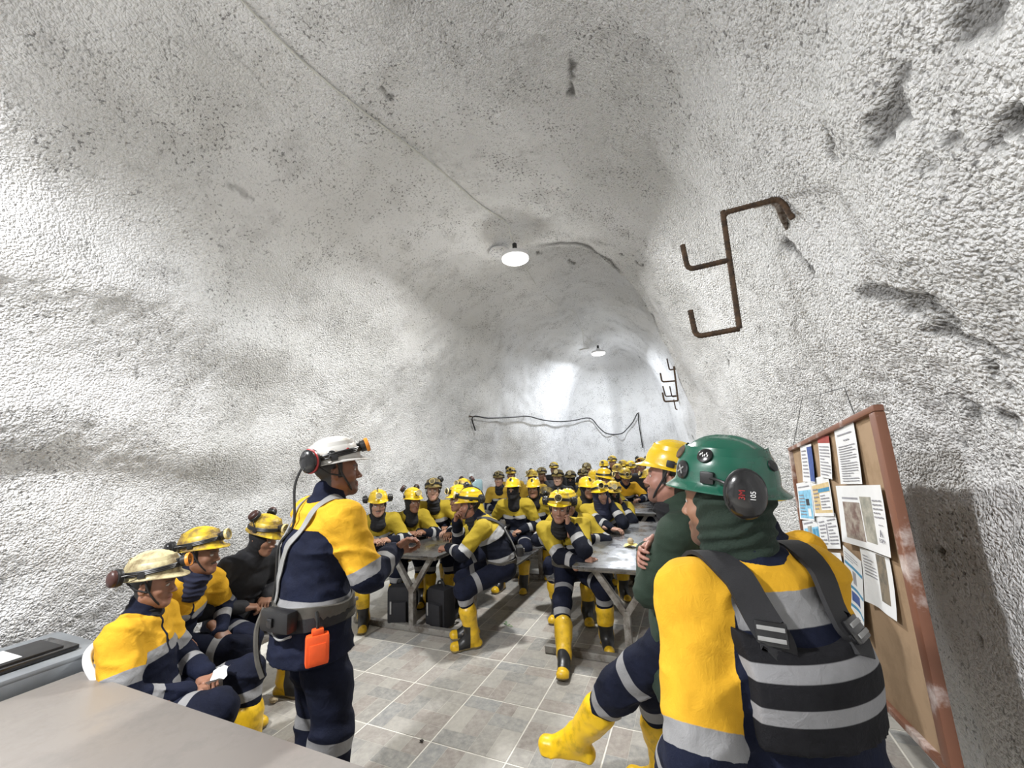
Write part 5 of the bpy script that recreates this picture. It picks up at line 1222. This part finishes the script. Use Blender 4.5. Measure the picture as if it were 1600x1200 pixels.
# behind, middle
W['c'] = dict(label='person with black face mask and black clip on a clean yellow helmet', d=5.5, top=(801, 746), to=(.12, -1.), lean=6, hy=0, hp=2, skin=SK3, hood=[('mask', 'knit_black')], gear=['clip'], arms='lap', handR=((.22, .16, .62), (.1, .5, -.8), (1, 0, 0), 'relax', (.8, -.6, 0)))
W['d'] = dict(label='person with bare face, black hood and black clip on helmet, right of masked neighbour', d=5.95, top=(833, 747), to=(.2, -1.), lean=8, hy=-2, hp=0, skin=(.36, .19, .12), hood=[('open', 'knit_black')], gear=['clip'], arms='lap', face='broad')
W['y'] = dict(label='person in front of the middle table resting cheek on hand, looking down', d=3.75, top=(874, 766), to=(.16, -1.), lean=15, slump=20, side=6, hy=4, hp=-4, hr=-4, skin=(.34, .18, .12), face='plain', wear='wear_lemon', hood=[('gaiter', 'knit_black')], gear=['headlamp', 'band', 'chin_strap', 'cable', 'muff-lside-black', 'muff-rside-black'], handL='cheek',
    wR=(at_depth(912, 882, 3.45), (.8, -.2, .35), (-.3, -.8, .4), 'fist', (.7, .2, -.9)), footR=(-1.10, 3.30, 0), footL=(-.86, 3.78, 0), toe={'L': 8, 'R': 2})
W['z'] = dict(label='person hidden behind the cheek resting man, bent forward under a lamp helmet', d=4.4, top=(885, 765), to=(.1, -1.), lean=14, hp=-14, skin=SK2, gear=['headlamp', 'band'], arms='table')
W['q'] = dict(label='person in navy hood with head tilted on a fist at the middle table', d=4.95, top=(934, 751), to=(.30, -.95), lean=18, slump=16, hy=6, hp=-2, hr=8, skin=(.38, .22, .16), face='stubble', hood=[('hood', 'knit_navy')], gear=['headlamp', 'band'], handL='cheek', wR=(at_depth(985, 847, 4.2), (.95, -.2, -.05), (0, 0, 1), 'relax', (.8, .1, -.8)))
W['r'] = dict(label='person with black mask and fist at the chin behind the navy hooded one', d=5.4, top=(957, 752), to=(.25, -.97), lean=18, hy=4, hp=-6, skin=SK2, hmat='helmet_worn', hood=[('mask', 'knit_black')], gear=['headlamp', 'band'], handL='cheek', handR='table')
W['p'] = dict(label='person in bright yellow helmet cut off by the navy hooded neighbour in front', d=5.5, top=(916, 745), to=(.5, -.86), lean=14, hy=12, hp=-4, skin=SK1, gear=['clip', 'chin_strap'], hood=[('open', 'knit_black')], arms='table')
W['o'] = dict(label='person with lamp on the left of a bright helmet, bent low behind the bright helmets', d=6.1, top=(946, 732), to=(.6, -.8), lean=20, hy=30, hp=-16, skin=SK2, gear=['headlamp', 'band'], arms='table')
W['s'] = dict(label='person in ochre jacket looking down at the back table, arm stretched to the right', d=7.1, top=(977, 732), to=(.45, -.9), lean=20, hy=-6, hp=-22, skin=SK2, wear='wear_gold', hmat='helmet_worn', gear=['headlamp', 'band', 'chin_strap'], arms='table')
W['a'] = dict(label='person in ochre jacket and dark scarf against the left wall, leftmost of the rear rows', d=7.6, top=(779, 736), to=(.3, -.95), lean=4, hy=-2, hp=3, skin=SK3, wear='wear_ochre', hmat='helmet_dirty', hood=[('gaiter', 'knit_black')], gear=['headlamp', 'band'])
W['b'] = dict(label='person with black ear muff raised behind the leftmost ochre jacket', d=8.4, top=(798, 730), to=(.3, -.95), lean=6, skin=SK2, wear='wear_ochre', hmat='helmet_worn', gear=['headlamp', 'muff-rup-black', 'band'])
W['e'] = dict(label='person in the rear between the two clip helmets, muff on the helmet', d=8.0, top=(831, 734), to=(.2, -1), lean=10, hy=-30, skin=SK2, wear='wear_ochre', hmat='helmet_worn', gear=['headlamp', 'muff-rup-black'])
W['f'] = dict(label='person in dark jacket holding a hand to the ear in the rear rows', d=8.6, top=(846, 730), to=(.2, -1), lean=10, hy=-10, skin=SK2, wear='jacket_black', plainjacket=True, hmat='helmet_dirty', gear=['headlamp', 'band'], handL='cheek')
W['g'] = dict(label='person highest at the back of the left half, dark helmet, black jacket', d=9.2, top=(865, 722), to=(.1, -1), lean=4, skin=SK2, wear='jacket_black', plainjacket=True, hmat='helmet_worn', gear=['headlamp', 'band'])
W['h'] = dict(label='person with pale bare face and black jacket in the rear middle', d=7.0, top=(871, 733), to=(.1, -1), lean=6, hp=2, skin=(.48, .30, .22), wear='jacket_black', plainjacket=True, hmat='helmet_dirty', gear=['headlamp', 'band'], hood=[('gaiter', 'knit_black')])
W['i'] = dict(label='person in black mask right of the pale faced one in the rear middle', d=7.55, top=(891, 735), to=(.15, -1), lean=8, skin=SK2, hmat='helmet_dirty', hood=[('mask', 'knit_black')], gear=['headlamp', 'band'], wear='jacket_black', plainjacket=True)
W['x'] = dict(label='person in black with muffs, turned away below the pale faced one', d=6.75, top=(858, 762), to=(.9, .4), lean=34, hp=-26, skin=SK2, hmat='helmet_dirty', wear='jacket_black', plainjacket=True, gear=['muff-lside-black', 'muff-rside-black'], hood=[('open', 'knit_black')])
W['j'] = dict(label='person in near black helmet alone against the far wall, middle of the crowd', d=8.8, top=(916, 723), to=(.1, -1), lean=6, skin=SK2, wear='jacket_black', plainjacket=True, hmat='helmet_dirty', gear=['headlamp'])
W['k'] = dict(label='person in dark helmet with bright lamp, left of two bright helmets in the rear', d=8.1, top=(910, 732), to=(.4, -.9), lean=14, hy=-8, skin=SK2, hmat='helmet_dirty', gear=['headlamp', 'band'], wear='wear_ochre')
W['l'] = dict(label='person bowed low in a bright yellow helmet, rear middle', d=6.75, top=(929, 736), to=(.5, -.86), lean=24, hp=-26, skin=SK2, gear=['headlamp'], wear='wear_lemon')
W['m'] = dict(label='person in yellow helmet left of the topmost helmet at the back', d=8.9, top=(943, 719), to=(0, -1), lean=8, skin=SK2, hmat='helmet_yellow', gear=['headlamp'], wear='wear_ochre')
W['n'] = dict(label='person wearing the topmost helmet of the crowd against the far wall', d=9.3, top=(956, 712), to=(0, -1), lean=2, skin=SK3, hmat='helmet_worn', gear=['headlamp', 'band'], wear='jacket_black', plainjacket=True)
W['v'] = dict(label='person in greenish yellow helmet under the topmost one', d=8.1, top=(964, 725), to=(.1, -1), lean=12, hp=-12, skin=SK2, hmat='helmet_worn', gear=['clip'], wear='wear_ochre')
W['t'] = dict(label='person in scuffed yellow helmet at the back, right of the topmost one', d=8.7, top=(973, 719), to=(.2, -1), lean=6, hy=-25, skin=SK2, hmat='helmet_worn', gear=['headlamp'], wear='wear_ochre')
W['u'] = dict(label='person in yellow helmet with lamp hanging low, back right of the crowd', d=8.5, top=(985, 720), to=(.1, -1), lean=10, hp=-10, skin=SK2, gear=['headlamp', 'band'], wear='jacket_black', plainjacket=True)
W['w'] = dict(label='person with big orange rimmed lamp left of the hoodie man in the rear', d=7.6, top=(1001, 715), to=(-.3, -.95), lean=4, hy=10, skin=SK2, hmat='helmet_worn', gear=['headlamp-orange', 'muff-lup-black', 'muff-rup-black', 'band'], wear='jacket_black', plainjacket=True)
W['aa'] = dict(label='person in black with yellow brim peeking out left of the hoodie man', d=6.6, top=(1012, 733), to=(-.9, -.4), lean=12, hp=-6, skin=SK2, hmat='helmet_worn', gear=['headlamp', 'muff-lside-black', 'muff-rside-black'], wear='jacket_black', plainjacket=True, hood=[('open', 'knit_black')])
W['ab'] = dict(label='person far back between the low lamp helmet and the orange lamp', d=9.5, top=(994, 722), to=(0, -1), lean=8, skin=SK2, hmat='helmet_dirty', gear=['headlamp'], wear='jacket_black', plainjacket=True)
for k in W:
    person(W[k])

chair(tuple(W['man_a']['root'] + Rz(W['man_a']['yaw']) @ np.array([0, .08, 0])), W['man_a']['yaw'])
# ------------------------------------------------------------------ worn things that need their wearer's jacket
S = W['presenter']; J = S['J']
def bk(S, x, t, back=True):
    """point near the back (or chest) at t metres above the hips"""
    J = S['J']; z = t; P = J['P0'] + np.array([0, 0, t]); 
    return P + J['lat'] * x + J['fwd'] * (-.17 if back else .17)
z0 = .0
web = []
ribbon(S, [bk(S, .085, .40, False), J['P3'] + J['lat'] * .10 + J['up'] * .05, bk(S, .075, .40), bk(S, .02, .30), bk(S, -.03, .20), bk(S, -.045, .06)], .034, .004, 'grey_web', 'harness_strap')
ribbon(S, [bk(S, -.085, .40, False), J['P3'] - J['lat'] * .10 + J['up'] * .05, bk(S, -.085, .40), bk(S, -.075, .30), bk(S, -.065, .20), bk(S, -.06, .06)], .034, .004, 'grey_web', 'harness_strap')
belt(S, .99, .085, 'belt_grey', 'belt', .010, lift=.004)
belt(S, .94, .05, 'black_web', 'belt', .008, lift=.008, tilt=.03)
q, n_ = surf_pts(S, [bk(S, .08, .045), bk(S, -.10, .0), bk(S, .24, .02)], .03)
b = MB(); b.box(q[0], (.17, .055, .085), 'black_rubber', Rz(.3), .02); b.box(q[0] + [-.04, -.032, .012], (.035, .012, .03), 'galv', Rz(.3), .004); b.box(q[0] + [.0, -.033, .0], (.03, .012, .035), 'black_gloss', Rz(.3), .004); b.build('belt_pack', S['body'])
# hanging strap end
b = MB(); P = spline([q[1] + [0, 0, .05], q[1] + [.01, -.03, -.03], q[1] + [.05, -.035, -.13], q[1] + [.08, -.02, -.20]], 6); b.tube(P, .011, 'belt_grey', 6); b.build('strap_end', S['body'])
# orange box on the belt, right hip
c = None
from mathutils.geometry import intersect_line_plane
h = S['bvh'].ray_cast(Vector((0, 0, .90)), Vector((.95, -.30, 0)).normalized())[0]
c = np.array(h) + np.array([.03, -.012, -.02]) if h is not None else np.array([.2, -.06, .88])
R = Rz(math.atan2(.95, .30)) if False else Rz(RAD(72))
b = MB(); b.box(c, (.088, .046, .115), 'orange_plastic', R, .012); b.box(c + [0, 0, .066], (.045, .034, .022), 'orange_plastic', R, .006); b.box(c + [.0, 0, .0] + R @ np.array([0, -.024, -.01]), (.06, .004, .07), 'orange_plastic', R, .001); b.build('orange_self_rescuer', S['body'])
b = MB(); b.tube(spline([c + [0, 0, .075], c + [-.005, 0, .11], c + [-.02, .0, .135]], 4), .007, 'wire_black', 6); b.build('clip_cord', S['body'])
# lamp cable from the back of the helmet to the belt
hw = np.array(S['HM'] @ Vector((0, -.15, .045)))
Q, _ = surf_pts(S, [bk(S, -.03, .44), bk(S, -.06, .32), bk(S, -.075, .18), bk(S, -.08, .06)], .012)
b = MB(); b.tube(spline([hw, hw + [-.0, -.035, -.10]] + list(Q), 6), .0058, 'wire_black', 6); b.build('lamp_cable', S['body'])
Q, _ = surf_pts(S, [bk(S, .0, .03), bk(S, .08, -.03), bk(S, .16, -.01)], .035)
b = MB(); b.tube(spline(Q, 8), .005, 'grey_web', 6); b.build('belt_cable', S['body'])

# vest of the green-helmeted man
S = W['green']; J = S['J']; P0, P1, P2, P3, lat, up, fwd = J['P0'], J['P1'], J['P2'], J['P3'], J['lat'], J['up'], J['fwd']; j = 1.02; g = .020
vp = [ec(P0 + [0, -.005, -.03], P1, np.array([1., 0, 0]), (.180 * j + g, .142 * j + g), (.172 * j + g, .13 * j + g), k=.05), ec(P1, P2, lat, (.172 * j + g, .130 * j + g), (.186 * j + g, .138 * j + g), k=.05), ec(P2, P3 - up * .065, lat, (.186 * j + g, .138 * j + g), (.150 * j + g, .098 * j + g), k=.05)]
def vcut(X, Y, Z):
    x = (X - P2[0]) * lat[0] + (Y - P2[1]) * lat[1]; f = (X - P2[0]) * fwd[0] + (Y - P2[1]) * fwd[1]
    top = P0[2] + .405 - .030 * (1 - (np.abs(x) / .14) ** 2)
    return np.maximum(np.maximum(Z - top, (P0[2] + .205) - Z), np.maximum(np.abs(x) - .150, f + .03))
V, F = build_surf(vp, .007, None, vcut)
stp = np.maximum(.015 - np.abs(V[:, 2] - P0[2] - .345), .015 - np.abs(V[:, 2] - P0[2] - .270))
link('vest', mesh_arr('vest', V, F, [M['wear_black']], attrs={'yel': np.full(len(V), -.1), 'stp': stp}), S['body'])
for s in (-1, 1):
    ribbon(S, [bk(S, s * .115, .36), bk(S, s * .112, .40), bk(S, s * .108, .45), P3 + lat * s * .115 + up * .03, bk(S, s * .11, .38, False), bk(S, s * .12, .25, False)], .066, .010, 'black_web', 'vest_strap', lift=.010)
    q, n_ = surf_pts(S, [bk(S, s * .115, .405)], .022)
    yv = nrm(n_[0]); xv = nrm(np.cross([0, 0, 1.], yv)); zv = np.cross(yv, xv); R = np.stack([xv, yv, zv], 1)
    b = MB(); b.box(q[0], (.058, .014, .045), 'black_gloss', R, .004)
    for dz in (-.010, .010): b.box(q[0] + zv * dz + yv * .008, (.05, .004, .008), 'grey_web', R, .001)
    b.build('buckle', S['body'])
# marks on the big ear muff and the stickers on the green helmet
hm = S['helmet']
for s in (-1,):
    z = nrm((s * .86, -.50, -.05)); x = nrm(np.cross([0, 0, 1.], z)); y = np.cross(z, x); c = np.array([s * .112, -.086, -.010]) + z * .0445
    mw = Matrix([[x[0], y[0], z[0], c[0]], [x[1], y[1], z[1], c[1]], [x[2], y[2], z[2], c[2]], [0, 0, 0, 1]]) @ Matrix.Rotation(RAD(90), 4, 'Z')
    for t_, sz, mt, dx, dy in (('3M', .018, 'red_plastic', .004, .012), ('105', .015, 'print_white', .003, -.010)):
        link('lettering', text_mesh(t_, sz, mt), hm, mw @ Matrix.Translation((dx, dy, .0)))
    for (a, zz, r, mt) in [(RAD(178), .052, .024, 'black_gloss'), (RAD(146), .060, .021, 'print_dark'), (RAD(215), .058, .020, 'sticker')]:
        pass
def on_helmet(S, az, el_, mat, r, name, extra=None):
    me = S['helmet'].data; V = np.empty(len(me.vertices) * 3, np.float32); me.vertices.foreach_get('co', V); V = V.reshape(-1, 3)
    d = np.array([math.cos(az) * math.cos(el_), math.sin(az) * math.cos(el_), math.sin(el_)]); bv = BVHTree.FromPolygons(V.tolist(), [list(p.vertices) for p in me.polygons])
    h = bv.ray_cast(Vector(d * .4), Vector(-d)); c = np.array(h[0]); z = np.array(h[1]); z = z if z @ d > 0 else -z; x = nrm(np.cross([0, 0, 1.], z)); y = np.cross(z, x); R = np.stack([x, y, z], 1)
    b = MB(); b.lathe([(r, -.004), (r, .0035), (r * .8, .0055), (.001, .006)], mat, 20, c, R)
    if extra: extra(b, c, R)
    b.build(name, S['helmet'])
def cross_(b, c, R):
    for a in (.6, 2.2): b.box(c + R @ np.array([0, 0, .007]), (.004, .026, .003), 'grey_web', R @ Rz(a), .001)
def dots(b, c, R):
    for k in range(6): b.box(c + R @ np.array([-.010 + .004 * k, .004 * math.sin(k * 2), .0062]), (.002, .006, .001), 'print_white', R, 0)
on_helmet(S, RAD(138), .20, 'black_gloss', .024, 'helmet_socket', cross_); on_helmet(S, RAD(172), .62, 'black_gloss', .020, 'sticker', dots); on_helmet(S, RAD(112), .55, 'rust', .020, 'sticker'); on_helmet(S, RAD(262), .40, 'black_rubber', .014, 'helmet_socket')
on_helmet(W['presenter'], RAD(-5), .25, 'black_gloss', .020, 'helmet_socket', cross_); on_helmet(W['presenter'], RAD(38), .34, 'red_plastic', .008, 'sticker')
# belts and cables on the near seated men
for k, z in (('E', .60), ('y', .60)):
    S = W[k]; zz = S['J']['P0'][2] + .05; belt(S, zz, .045, 'belt_grey', 'belt', .008)
S = W['E']; J = S['J']
ribbon(S, [J['P3'] + J['lat'] * -.10 + J['up'] * .03, bk(S, -.10, .36), bk(S, -.09, .22), bk(S, -.07, .06)], .05, .006, 'black_web', 'harness_strap')
Q, _ = surf_pts(S, [bk(S, -.12, .40), bk(S, -.14, .28), bk(S, -.12, .14), bk(S, -.08, .04)], .02)
b = MB(); b.tube(spline(list(Q) + [Q[-1] + [.02, -.04, -.06], Q[-1] + [.08, -.05, -.02]], 6), .006, 'grey_web', 6); b.build('lamp_cable', S['body'])
b = MB(); b.box(Q[-1] + [.0, -.03, .0], (.14, .07, .09), 'black_rubber', bev=.02); b.box(Q[-1] + [-.03, -.07, .01], (.03, .015, .03), 'galv', bev=.004); b.build('belt_pack', S['body'])
# tissue in the hands of the man on the white chair
S = W['man_a']; c = S['root'] + Rz(S['yaw']) @ ((S['J']['WR'] + S['J']['WL']) / 2 + np.array([0, .10, .03])); b = MB(); rnd = random.Random(5); V, F = [], []
for i in range(6):
    for jx in range(5): V.append(((i - 2.5) * .026 + rnd.uniform(-.006, .006), (jx - 2) * .018 + rnd.uniform(-.005, .005), .014 * math.sin(i * 1.3) + rnd.uniform(-.008, .008)))
for i in range(5):
    for jx in range(4): F.append((i * 5 + jx, (i + 1) * 5 + jx, (i + 1) * 5 + jx + 1, i * 5 + jx + 1))
b.add(V, F, 'paper'); o = b.build('tissue'); o.location = c; o.rotation_euler = (.2, .1, S['yaw']); tag(o, 'crumpled white tissue held over the lap on the white chair', 'tissue')
